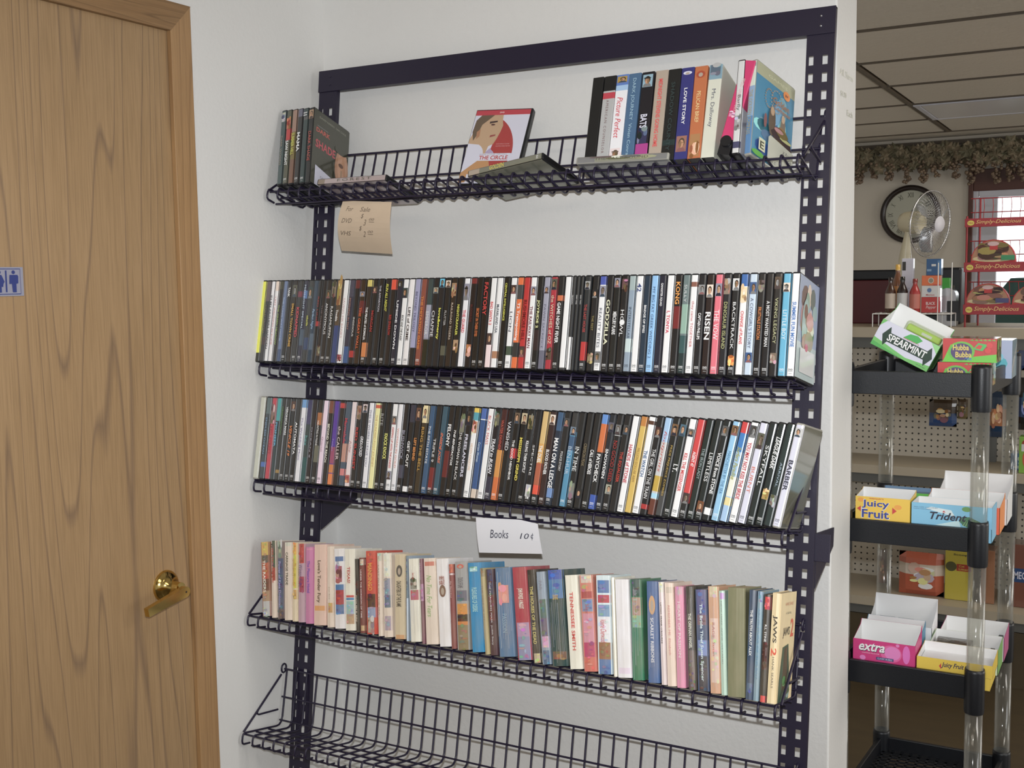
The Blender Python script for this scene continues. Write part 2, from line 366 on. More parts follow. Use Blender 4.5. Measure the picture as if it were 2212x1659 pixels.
# dropped ceiling: backing, tee bars, tiles as pieces
mb = MB(); mb.box(-1.5, 6, -5, FAR, ZC+.02, ZC+.05); ceil = struct('ceiling', mb, M['tile'])
ys0 = 1.7619; X3 = 0.72802; TW = .61
tile_me = None
mb = MB(); mb.rbox(-.59, .59, -.288, .288, 0, .012, .003, seg=1); tile_me = mb.mesh('ceiling_tile', M['tile'])
mb = MB(); mb.box(-.61, .61, -.009, .009, -.002, .012); bar_me = mb.mesh('ceiling_grid_bar', M['grid'])
mb = MB(); mb.box(-.009, .009, -.296, .296, -.002, .012); bar2_me = mb.mesh('ceiling_cross_bar', M['grid'])
for j in range(-1, 6):
    yy = ys0+TW*j
    for i in range(0, 3):
        xx = X3+1.22*(i-.5)
        o = link('ceiling_grid_bar', bar_me, ceil); o.location = (xx, yy, ZC)
        yc = yy+TW/2
        if yc+.3 > FAR: continue
        if not (i == 1 and j == 3):
            o = link('ceiling_tile', tile_me, ceil); o.location = (xx, yc, ZC+.002)
        o = link('ceiling_cross_bar', bar2_me, ceil); o.location = (X3+1.22*i, yc, ZC)
yl = ys0+TW*3.5
lf = empty('ceiling_light', (X3+.61, yl, ZC-.001), 'recessed fluorescent ceiling light panel beyond the wall end', 'light')
mb = MB(); mb.rbox(-.57, .57, -.27, .27, -.004, .002, .002); mb.build('light_lens', M['lens'], lf)
mb = MB()
for s in (-1, 1): mb.box(-.6, .6, s*.28-.012, s*.28+.012, -.006, .004)
for s in (-1, 1): mb.box(s*.585-.012, s*.585+.012, -.27, .27, -.006, .004)
mb.build('light_frame', M['white'], lf)
mb = MB(); mb.tube([(-.1, -.262, -.012), (.55, -.262, -.012)], .006, 8); mb.build('light_tube', M['tube_lit'], lf)
mb = MB(); mb.box(-1.2, 6, FAR-.03, FAR-.001, ZC-.03, ZC-.001); struct('trim_1', mb, M['grid'])

# door wall: slab, jamb and casing
YH = -1.45                       # hinge side, outside the frame
door = empty('door_1', (XC, (YD+YH)/2, 0)); door['kind'] = 'structure'
mid = (YD+YH)/2
mb = MB(); mb.box(-.045, -.0035, YH+.002-mid, YD-.002-mid, .01, ZD-.002); mb.build('door_slab', M['oak'], door)
cas = .058
for y0, y1, nm in ((YD-cas, YD, 'door_casing'), (YH, YH+cas, 'door_casing')):
    mb = MB(); mb.rbox(-.003, .009, y0-mid, y1-mid, 0, ZD-.0, .0015)
    ob = mb.build(nm, M['oak_v'], door)
# head casing is proud of the side casings at a mitre
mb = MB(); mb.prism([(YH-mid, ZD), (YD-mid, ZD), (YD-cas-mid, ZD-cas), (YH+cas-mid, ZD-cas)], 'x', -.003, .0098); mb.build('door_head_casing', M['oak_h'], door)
mb = MB(); mb.box(-.1, -.0535, YH-mid, YD-mid, 0, ZD-cas)
mb.build('door_jamb', M['oak_v'], door)
# lever handle
hc = Vector((-0.027,-0.5281,0.9699)); hc.x = XC-.0035
lev = empty('lever_rose', hc - Vector((XC, mid, 0))); bpy.data.objects.remove(lev)
TX = Matrix.Translation(hc-Vector((XC, mid, 0))) @ Matrix.Rotation(PI/2, 4, 'Y')
mb = MB(); mb.lathe([(.0335, 0), (.0335, .003), (.031, .008), (.024, .014), (.013, .019), (.0125, .045)], 28, T=TX)
han = mb.build('door_handle', M['brass'], door); han['label'] = 'polished brass lever handle with round rose'
p0 = Vector((0.03,-0.535,0.9668))-Vector((XC, mid, 0)); p1 = Vector((0.03,-0.637,0.9494))-Vector((XC, mid, 0))
dv = (p1-p0).normalized(); nn = Vector((1, 0, 0)); ww = dv.cross(nn)
mb = MB(); L_ = (p1-p0).length; npt = 12; outl = []
for i in range(npt+1):
    a = PI/2+PI*i/npt; outl.append((-.0 + .011*math.cos(a)*1.0, .011*math.sin(a)))
outl += [(L_, -.0085), (L_, .0085)]
fr = [p0 + dv*a + ww*b - nn*.006 for a, b in outl]; bk = [p0 + dv*a + ww*b + nn*.006 for a, b in outl]; n_ = len(outl)
mb.add(fr+bk, [tuple(range(n_))[::-1], tuple(range(n_, 2*n_))]+[(i, (i+1) % n_, n_+(i+1) % n_, n_+i) for i in range(n_)])
mb.build('handle_lever', M['brass'], han)
mb = MB(); TX2 = Matrix.Translation(p0+nn*.0061) @ Matrix.Rotation(PI/2, 4, 'Y'); mb.lathe([(.002, 0), (.002, .0004)], 10, T=TX2); mb.build('keyhole', M['case'], han)
# restroom sign
sc = Vector((-0.02,-0.8666,1.608))
sg = empty('restroom_sign', (XC-.0034, sc.y, sc.z), 'small grey plate with blue woman and man figures on the oak door', 'sign')
mb = MB(); mb.rbox(0, .0016, -.033, .033, -.026, .026, .0007, hexc('889')); mb.build('sign_plate', M['card'], sg)
mb = MB(); cv = Canvas(mb, (.0018, -.033, -.026), (0, .066, 0), (0, 0, .052))
B_ = '237'
cv.rect(.0, .06, .9, .085, B_); cv.rect(.0, .92, .9, .945, B_); cv.rect(.885, .08, .91, .93, '668')
cv.rect(.425, .14, .475, .88, B_)
cv.ell(.24, .82, .055, .065, B_); cv.poly([(.17, .73), (.31, .73), (.4, .5), (.36, .42), (.35, .32), (.13, .32), (.12, .42), (.08, .5)], B_); cv.rect(.18, .13, .3, .34, B_)
cv.ell(.68, .82, .055, .065, B_); cv.poly([(.56, .73), (.8, .73), (.83, .68), (.82, .44), (.76, .42), (.76, .13), (.64, .13), (.62, .42), (.54, .42), (.55, .66)], B_)
mb.build('sign_print', M['card'], sg)

# ------------------------------------------------------------------ display rack (leaning frame)
c_, s_ = math.cos(TH), math.sin(TH)
vb = -2.1/c_
RM = Matrix.Translation(Vector((0, s_*vb, 2.1+c_*vb))) @ Matrix.Rotation(-TH, 4, 'X')
rack = empty('display_rack', None, 'tall dark purple slotted metal frame leaning on the white wall', 'shelving', M4=RM)
HT = -vb; WU = .0526; WR = 1.22
def upright(x0, mirror):
    mb = MB(); cols = [(0, .0052), (.0142, .031), (.041, WU)]; holes = [(.0052, .0142), (.031, .041)]
    top = HT-.05
    for a, b in cols: mb.box(x0+a, x0+b, 0, .002, 0, HT-.001)
    pitch = .0333; z = top-.049
    for a, b in holes: mb.box(x0+a, x0+b, 0, .002, z+.009, HT-.001)
    while z > .03:
        for a, b in holes: mb.box(x0+a, x0+b, 0, .002, z-pitch+.009, z-.009)
        z -= pitch
    mb.box(x0, x0+.002, .002, .0125, 0, HT); mb.box(x0+WU-.002, x0+WU, .002, .0125, 0, HT)
    return mb
upright(0, 0).build('upright', M['metal'], rack); upright(WR-WU, 1).build('upright', M['metal'], rack)
mb = MB(); mb.rbox(-.001, WR+.001, -.0035, -.0003, HT-0.050836, HT, .0008); mb.box(0, WR, -.0003, .012, HT-.003, HT)
mb.box(.053, WR-.053, -.0003, .010, HT-0.050836, HT-0.050836+.003)
mb.build('top_bar', M['metal'], rack)
for x in (.03, 1.19):
    for z in (-.017, -.036):
        mb = MB(); mb.lathe([(.0022, 0), (.0022, .0012), (.0008, .002)], 8, T=Matrix.Translation((x+.004, -.0035, HT+z)) @ Matrix.Rotation(PI/2, 4, 'X')); mb.build('bolt', M['silver'] if x > 1 else M['metal'], rack)
# wall brackets behind the uprights
for x, e in ((WU, .004), (WR-.002, .030)):
    zb = HT-1.04
    depth = .05 - (s_*(-1.04)) - .014
    mb = MB()
    if e > .01: mb.rbox(x, x+e, .004, .0065, zb-.0, zb+.052, .001)
    pts = [(.0125, zb+.052), (.0125, zb-.052), (depth*.93, zb+.015), (depth*.93, zb+.052)]
    mb.prism(pts, 'x', x+.0005, x+.003)
    mb.build('wall_bracket', M['metal'], rack)
# ------------------------------------------------------------------ wire shelves
XL, XR, DD = -0.0206, 1.2031, 0.13686
R_ = .0024
def wire_mesh(fence=.13):
    mb = MB(); a0 = .014
    pts = [(0, -a0, fence), (0, -a0, .02), (0, -a0-.003, .008), (0, -a0-.009, .002), (0, -a0-.018, 0)]
    pts += [(0, -DD-.004, 0), (0, -DD-.009, -.0025), (0, -DD-.011, -.008), (0, -DD-.011, -.017), (0, -DD-.009, -.0225), (0, -DD-.004, -.025), (0, -DD+.016, -.025)]
    mb.tube(pts, R_, 6); return mb.mesh('shelf_wire', M['wire'])
wm = wire_mesh()
def rod(name, pts, r, parent, n=6): mb = MB(); mb.tube(pts, r, n); return mb.build(name, M['wire'], parent)
names = {1: 'topmost wire shelf, sparsely filled with tapes and a few discs', 2: 'second wire shelf, packed with upright film cases', 3: 'third wire shelf, filled with leaning film cases', 4: 'fourth wire shelf, holding the row of paperbacks', 5: 'empty bottom wire shelf with its low wire back exposed'}
for i in range(1, 6):
    sh = empty('wire_shelf', None, names[i], 'shelf', 'wire shelves on the rack', M4=shelf_matrix(i))
    n = 41
    for k in range(n):
        o = link('shelf_wire', wm, sh); o.location = (XL+.004+(XR-XL-.008)*k/(n-1), 0, 0)
    rod('front_rail', [(XL, -DD, -.0042), (XR, -DD, -.0042)], .0024, sh)
    rod('lower_rail', [(XL+.012, -DD+.014, -.0292), (XR, -DD+.014, -.0292)], .0024, sh)
    rod('floor_rail', [(XL, -.055, -.0042), (XR, -.055, -.0042)], .0024, sh)
    rod('floor_rail', [(XL, -.098, -.0042), (XR, -.098, -.0042)], .0024, sh)
    rod('fence_rail', [(XL, -.0182, .131), (XR, -.0182, .131)], .0026, sh)
    rod('fence_rail', [(XL, -.0182, .066), (XR, -.0182, .066)], .0024, sh)
    rod('fence_rail', [(XL, -.0182, .012), (XR, -.0182, .012)], .0022, sh)
    for x, sg_ in ((XL-.0035, -1), (XR+.0035, 1)):
        pts = [(x, -DD, .0)] + [(x, -.024, .118)]
        mb = MB(); mb.tube(pts, .0026, 8)
        ring = [(x, -.017+.0085*math.cos(a), .132+.0105*math.sin(a)) for a in [2*PI*k/12 for k in range(12)]]
        mb.tube(ring, .0022, 6, closed=True)
        mb.build('end_brace', M['wire'], sh)
        rod('side_rod', [(x, -.095, .044), (x, -.098, .036), (x, -.09, .033), (x, -.024, .036)], .0024, sh)

# ------------------------------------------------------------------ the rows
ROW2=[
(-0.0253, 0.015, 0, 'dd0', 'dd0', '', '0', '0', '0', 'n', '.9-1=221', 'bright yellow spine with black foot'),
(-0.0104, 0.0141, 0, '333', '765', 'COLD MOON', '.3', '.65', '.4', 'n', '.0-.25=655 .7-.8=433', 'dark grey spine with dull red marks'),
(0.0028, 0.0117, 0, 'edf', '222', 'IN MY FATHERS GARDEN', '.18', '.85', '.4', 'b', '.86-1=ddd', 'white spine with dense black lettering'),
(0.0147, 0.0115, 0, 'edd', 'b44', 'LAST WEDDING IN ROME', '.2', '.8', '.4', 'n', '.0-.12=ecb', 'white spine with thin red lettering'),
(0.0269, 0.0123, 0, '2c2a2a', '9b4', 'THE GREEN MEADOW', '.3', '.8', '.4', 'n', '.0-.1=443', 'black spine with small green lettering'),
(0.0395, 0.0125, 0, '679', 'abd', 'THE LONG WAY HOME', '.2', '.75', '.35', 'n', '.85-1=457', 'slate blue spine with pale border'),
(0.053, 0.0138, 0, '222', 'eee', 'TANK', '.08', '.2', '.5', 'b', 'D', 'black spine with short white title near top'),
(0.0677, 0.015, 0, '2a2420', 'c92', 'SMALL TOWN CRIME', '.28', '.82', '.5', 'b', 'f.05-.2', 'black spine with orange capitals and a face on top'),
(0.0834, 0.015, 0, '333', 'c34', 'KIDNAPPED', '.33', '.7', '.6', 'b', '.13-.2=734 D', 'dark spine with crimson lettering'),
(0.0981, 0.0139, 0, '334', 'bcd', 'MIDNIGHT SPECIAL', '.05', '.6', '.4', 'n', '.12-.22=57a .6-.8=456 D', 'dark blue spine with pale spaced capitals'),
(0.1128, 0.0148, 0, '3a3c3c', 'bb3', 'otherlife', '.43', '.56', '.45', 'b', 'f.08-.22 .7-.85=346', 'grey spine with small yellow title mid way'),
(0.1272, 0.0134, 0, '345', '9bd', 'Perfect Night', '.35', '.6', '.7', 'i', '.65-.85=567', 'steel blue spine with pale script lettering'),
(0.1395, 0.0105, 0, '222', 'a33', 'RED LINE', '.2', '.5', '.4', 'n', '.5-.56=a33', 'black spine with tiny red lettering'),
(0.151, 0.012, 0, '2b2726', '766', 'THE DARK', '.3', '.6', '.35', 'n', 'm.8-.92=654', 'black spine with faint brown figure at foot'),
(0.1645, 0.0145, 0, '292726', 'ddd', 'ANONYMOUS', '.28', '.66', '.5', 'n', 'f.12-.22 D', 'black spine with thin grey capitals'),
(0.1793, 0.0144, 0, '2b2a26', 'eed', 'RAGAMUFFIN', '.32', '.7', '.5', 'n', 'm.02-.2=876 D', 'black spine with grey portrait above white capitals'),
(0.1943, 0.015, 0, '543', 'ddd', 'Trouble', '.36', '.5', '.5', 'b', 'm.0-.3=a85 .55-1=347', 'brown and blue spine with pictures'),
(0.2113, 0.015, 0, 'eee', 'b88', 'SAVING MR BANKS', '.22', '.7', '.4', 'n', 'm.9-.97=955', 'white spine with pale rose capitals'),
(0.2265, 0.0148, 0, '334', 'a76', 'MORNING IN MAY', '.22', '.6', '.4', 'n', '.0-.2=445 .8-1=358', 'dark spine with blue foot and rust lettering'),
(0.2415, 0.0147, 0, '1c1a1c', 'ddd', 'INSIDIOUS', '.45', '.68', '.35', 'n', '.0-.1=622 .85-.93=a22', 'black spine with small white title and red marks'),
(0.2567, 0.015, 0, '321', 'c52', 'THE GREAT WALL', '.33', '.83', '.5', 'b', 'f.14-.2 .25-.4=622', 'black spine with orange red block title'),
(0.2741, 0.015, 0, '2c2420', 'eee', 'THE PIRATES of SOMALIA', '.33', '.72', '.45', 'b', '.0-.08=cb5 .75-.92=c73 D', 'dark spine with white title over orange glow'),
(0.2898, 0.015, 0, '1c1a1a', 'a22', 'MORGAN', '.37', '.62', '.5', 'b', 'f.08-.16', 'black spine with dark red title and small oval face'),
(0.3051, 0.015, 0, '1d1b1b', 'ccd', 'THE APPARITION', '.07', '.38', '.35', 'n', 'D', 'black spine with small white title near top'),
(0.3223, 0.015, 0, '1d1b1b', 'cc2', 'RUN ALL NIGHT', '.05', '.38', '.5', 'bi', 'D', 'black spine with slanted yellow title near top'),
(0.3376, 0.015, 0, '1d1717', 'a22', 'RED SPARROW', '.42', '.66', '.5', 'b', '.0-.12=d42', 'black spine with orange red patch on top'),
(0.3536, 0.015, 0, '223', 'dde', 'UPSIDE DOWN', '.25', '.82', '.4', 'b', 'f.02-.1 D', 'charcoal spine with wide spaced white letters'),
(0.3691, 0.015, 0, 'eee', '333', 'RICKI AND THE FLASH', '.42', '.72', '.45', 'bi', 'f.1-.22 Dk', 'white spine with small slanted black title and face'),
(0.3851, 0.015, 0, 'edd', '211', 'LIFE of CRIME', '.33', '.72', '.5', 'b', 'Dk', 'white spine with tall black title'),
(0.4004, 0.0149, 0, '99b', '335', 'BEYOND TRILOGY', '.15', '.62', '.4', 'n', '.8-1=222', 'lavender grey spine with dark narrow title'),
(0.4156, 0.015, 0, '843', 'c72', 'THE IMITATION GAME', '.2', '.82', '.45', 'b', 'D', 'brick red spine with orange title'),
(0.4312, 0.015, 0, '889', 'ccc', 'EMPEROR', '.38', '.65', '.6', 'n', '.0-.3=344 .3-.68=99a .7-1=221', 'mottled grey and white spine with pale title'),
(0.4463, 0.0145, 0, '1c1b1e', 'dde', 'CHAPPIE', '.37', '.67', '.55', 'n', 'f.1-.17', 'black spine with thin white capitals'),
(0.4609, 0.0142, 0, '1c1c20', 'dd2', 'love&mercy', '.34', '.7', '.6', 'b', 'f.0-.1=5bd', 'black spine with yellow lower case title'),
(0.4755, 0.0144, 0, '1c1b1b', 'bbb', 'FLUTTER', '.37', '.54', '.4', 'n', 'f.02-.1=dcb .77-.88=554', 'black spine with small grey title and pale photo'),
(0.4905, 0.015, 0, '2a2019', 'cba', 'RAILROAD TIGERS', '.28', '.7', '.35', 'n', 'm.05-.2=975', 'dark brown spine with spaced cream title'),
(0.5061, 0.015, 0, '1c1a18', 'cc3', 'NIGHTCRAWLER', '.3', '.65', '.45', 'b', 'm.7-.82=a86', 'black spine with tight yellow capitals'),
(0.5214, 0.015, 0, 'dde', 'c23', 'THE GUARD', '.36', '.62', '.55', 'b', 'f.06-.25', 'white spine with red title under two figures'),
(0.538, 0.015, 0, '1c1517', '622', 'BLOODLINE', '.3', '.5', '.4', 'n', '.0-.06=722 m.75-.88=a64', 'black spine with faint dark red title'),
(0.5537, 0.015, 0, '1a1816', 'c62', 'SECRET IN THEIR EYES', '.34', '.66', '.5', 'b', 'D', 'black spine with stacked orange title'),
(0.5694, 0.015, 0, '1c1614', 'c33', 'FACTORY', '.05', '.42', '.7', 'b', 'D', 'black spine with large red title at top'),
(0.5855, 0.015, 0, 'eee', 'c22', 'BAD SANTA 2', '.27', '.53', '.5', 'b', 'f.62-.75 .75-1=ecc', 'white spine with red title and small red suited photo'),
(0.6006, 0.0146, 0, 'eee', '234', 'McFARLAND USA', '.3', '.62', '.45', 'b', '.82-.9=a75', 'white spine with slim navy and red title'),
(0.6157, 0.015, 0, '1a1917', 'cc3', 'CENTRAL INTELLIGENCE', '.06', '.48', '.35', 'b', 'D', 'black spine with narrow yellow capitals near top'),
(0.6316, 0.015, 0, 'eef', '334', 'LION', '.38', '.6', '.45', 'n', 'f.08-.18 .76-.86=454 Dk', 'white spine with wide spaced dark letters'),
(0.6474, 0.0149, 0, 'd62', 'fff', 'T2 Trainspotting', '.28', '.7', '.6', 'b', '.08-.24=444 .72-.88=333', 'orange spine with white title between grey photos'),
(0.6625, 0.0147, 0, 'b22', '611', 'RUSHMORE HILL', '.25', '.7', '.6', 'b', 'f.76-.88=433', 'red spine with dark red title'),
(0.6775, 0.0147, 0, 'eef', '723', 'THE RAILWAY MAN', '.32', '.78', '.5', 'b', 'f.1-.2 Dk', 'white spine with dark plum title'),
(0.6923, 0.0143, 0, '1b1b19', 'dd9', 'JOYRIDE 2', '.25', '.56', '.55', 'b', '.58-.8=322 D', 'black spine with cream title'),
(0.7072, 0.015, 0, '99a', '556', 'PAWN SACRIFICE', '.3', '.78', '.35', 'n', 'f.1-.18 .8-1=667', 'grey spine with thin spaced title'),
(0.7233, 0.015, 0, 'a23', 'cca', 'the WITCHES of OZ', '.2', '.73', '.5', 'n', 'f.02-.14 m.78-.9=543', 'crimson spine with pale fairy tale title'),
(0.7384, 0.0147, 0, '1c1a1a', 'eee', 'GAME NIGHT FEVER', '.28', '.72', '.6', 'b', '.2-.26=c63 D', 'black spine with crowded white title'),
(0.754, 0.0141, 0, 'eee', 'eee', '', '0', '0', '0', 'n', '.98-1=444', 'blank white spine'),
(0.7666, 0.008, 0, '2a2d30', 'eee', 'SEASON', '.2', '.3', '.3', 'n', '.65-1=eee', 'slim dark spine with white insert on lower half'),
(0.7751, 0.008, 0, '25292c', 'ddd', 'DISC ONE', '.2', '.3', '.35', 'n', '', 'slim black spine left of two more slim black ones'),
(0.7836, 0.008, 0, '25292c', 'ddd', 'DISC TWO', '.2', '.3', '.35', 'n', '', 'slim black spine in middle of three slim ones'),
(0.7965, 0.0135, 0, '262a2c', 'a33', 'THE LAST HOUSE', '.3', '.6', '.5', 'b', 'f.05-.14=999 .7-.9=b22 D', 'black spine with red title and red flash at foot'),
(0.813, 0.015, 0, '1c1b1c', '984', 'THE REST', '.42', '.58', '.35', 'n', 'f.14-.23=222 m.83-.92=875', 'black spine with tiny gold title and orange face'),
(0.8285, 0.015, 0, 'eee', '334', 'REALITY BITES', '.34', '.76', '.45', 'n', '.0-.09=45a f.1-.22 f.8-.92 Dk', 'white spine with blue cap and two portraits'),
(0.8437, 0.0149, 0, '1b191a', 'ddb', 'GODZILLA', '.25', '.73', '.6', 'b', 'D', 'black spine with large cream block title'),
(0.8589, 0.015, 0, '1a1a18', 'eee', 'MERCURY PLAINS', '.38', '.62', '.6', 'b', 'f.02-.12 D', 'black spine with white stacked title'),
(0.8747, 0.015, 0, '1d1a1a', 'ddd', 'HOWL', '.36', '.64', '.55', 'n', 'm.03-.14=644 o.46-.52=ddd D', 'black spine with spaced letters around a white moon'),
(0.8899, 0.0148, 0, '89a', '234', 'INTERSTELLAR', '.33', '.66', '.4', 'n', '.0-.15=9aa .66-.8=bcc Dk', 'misty grey blue spine with dark title'),
(0.9051, 0.0149, 0, 'eee', '347', '42', '.08', '.17', '.7', 'b', '.2-.2=eee Dk', 'white spine with blue number at top'),
(0.9203, 0.0149, 0, '234', 'eee', 'BRIDGE OF SPIES', '.31', '.6', '.35', 'b', 'D', 'dark navy spine with small white title'),
(0.9356, 0.015, 0, '8be', '346', 'MY BIG FAT GREEK WEDDING 2', '.12', '.86', '.4', 'n', 'Dk', 'sky blue spine with dark blue title'),
(0.9509, 0.015, 0, '223', 'ddd', 'GANGSTER SQUAD', '.08', '.32', '.4', 'b', 'D', 'near black spine with small white title at top'),
(0.9671, 0.015, 0, 'eee', 'c24', 'I, TONYA', '.37', '.6', '.6', 'b', 'Dk', 'white spine with bold crimson title'),
(0.983, 0.015, 0, '1d1a1a', 'e93', 'KONG', '.07', '.3', '.65', 'b', '.32-.55=722 D', 'black spine with orange gradient title at top'),
(0.9985, 0.015, 0, '677', 'ccc', 'SULLY', '.1', '.28', '.4', 'n', '.3-.6=8a9 .62-.8=355 .8-1=233 D', 'grey green spine with spaced white title at top'),
(1.0137, 0.0147, 0, 'eee', 'b33', 'they came TOGETHER', '.27', '.74', '.5', 'n', '.07-.12=854 Dk', 'white spine with red serif title'),
(1.0288, 0.015, 0, '1e1d20', 'eee', 'CAPTAIN PHILLIPS', '.39', '.66', '.45', 'b', 'f.1-.2=888 D', 'black spine with slim white capitals mid way'),
(1.0448, 0.015, 0, '2a1c1a', 'fff', 'RISEN', '.38', '.66', '.8', 'b', 'f.1-.23=dcb D', 'dark brown spine with big bold white title'),
(1.0615, 0.015, 0, 'd67', 'fdd', 'THE VOW', '.36', '.66', '.7', 'n', 'f.09-.22 D', 'pink spine with thin white title'),
(1.0773, 0.015, 0, '232226', 'bb7', 'DINOSAUR ISLAND', '.28', '.75', '.5', 'n', 'm.04-.2=876 D', 'black spine with gold capitals and figures on top'),
(1.0933, 0.015, 0, '1c1c1e', 'ddd', 'BACKTRACK', '.28', '.75', '.45', 'n', 'f.04-.16=ccc m.82-.91=e94 D', 'black spine with white capitals and orange burst'),
(1.1092, 0.015, 0, 'eee', 'c33', 'CHANGE of PLANS', '.37', '.7', '.45', 'b', '.0-.12=36a m.13-.28=ec9', 'white spine with red arrow title and blue cap'),
(1.1257, 0.015, 0, 'bcd', '335', "A COWGIRL'S STORY", '.24', '.74', '.45', 'n', 'f.08-.2=358 f.78-.88=358', 'pale blue spine with cowgirl photos at both ends'),
(1.1407, 0.0144, 0, '1c1a1b', 'c73', 'FRUITVALE STATION', '.33', '.65', '.5', 'b', 'm.06-.16=655 D', 'black spine with narrow orange title'),
(1.1556, 0.0148, 0, '1c1a1c', 'ccc', 'A MOST WANTED MAN', '.27', '.72', '.5', 'b', 'D', 'black spine with tall narrow silver title'),
(1.1708, 0.015, 0, '221f1e', 'bb8', 'VIKING LEGACY', '.24', '.69', '.45', 'n', 'f.03-.15=543 m.78-.88=765', 'black spine with pale gold title and bearded face'),
(1.1869, 0.015, 0, '5ac', 'dee', 'LITTLE BOY', '.36', '.65', '.55', 'n', 'f.09-.18=dcb D', 'turquoise blue spine with white title'),
(1.2028, 0.015, 0, 'eee', '47b', 'SUMMER FUN MOVIE', '.28', '.72', '.55', 'b', 'Dk', 'white spine with blue and pink title, colourful cover'),
]
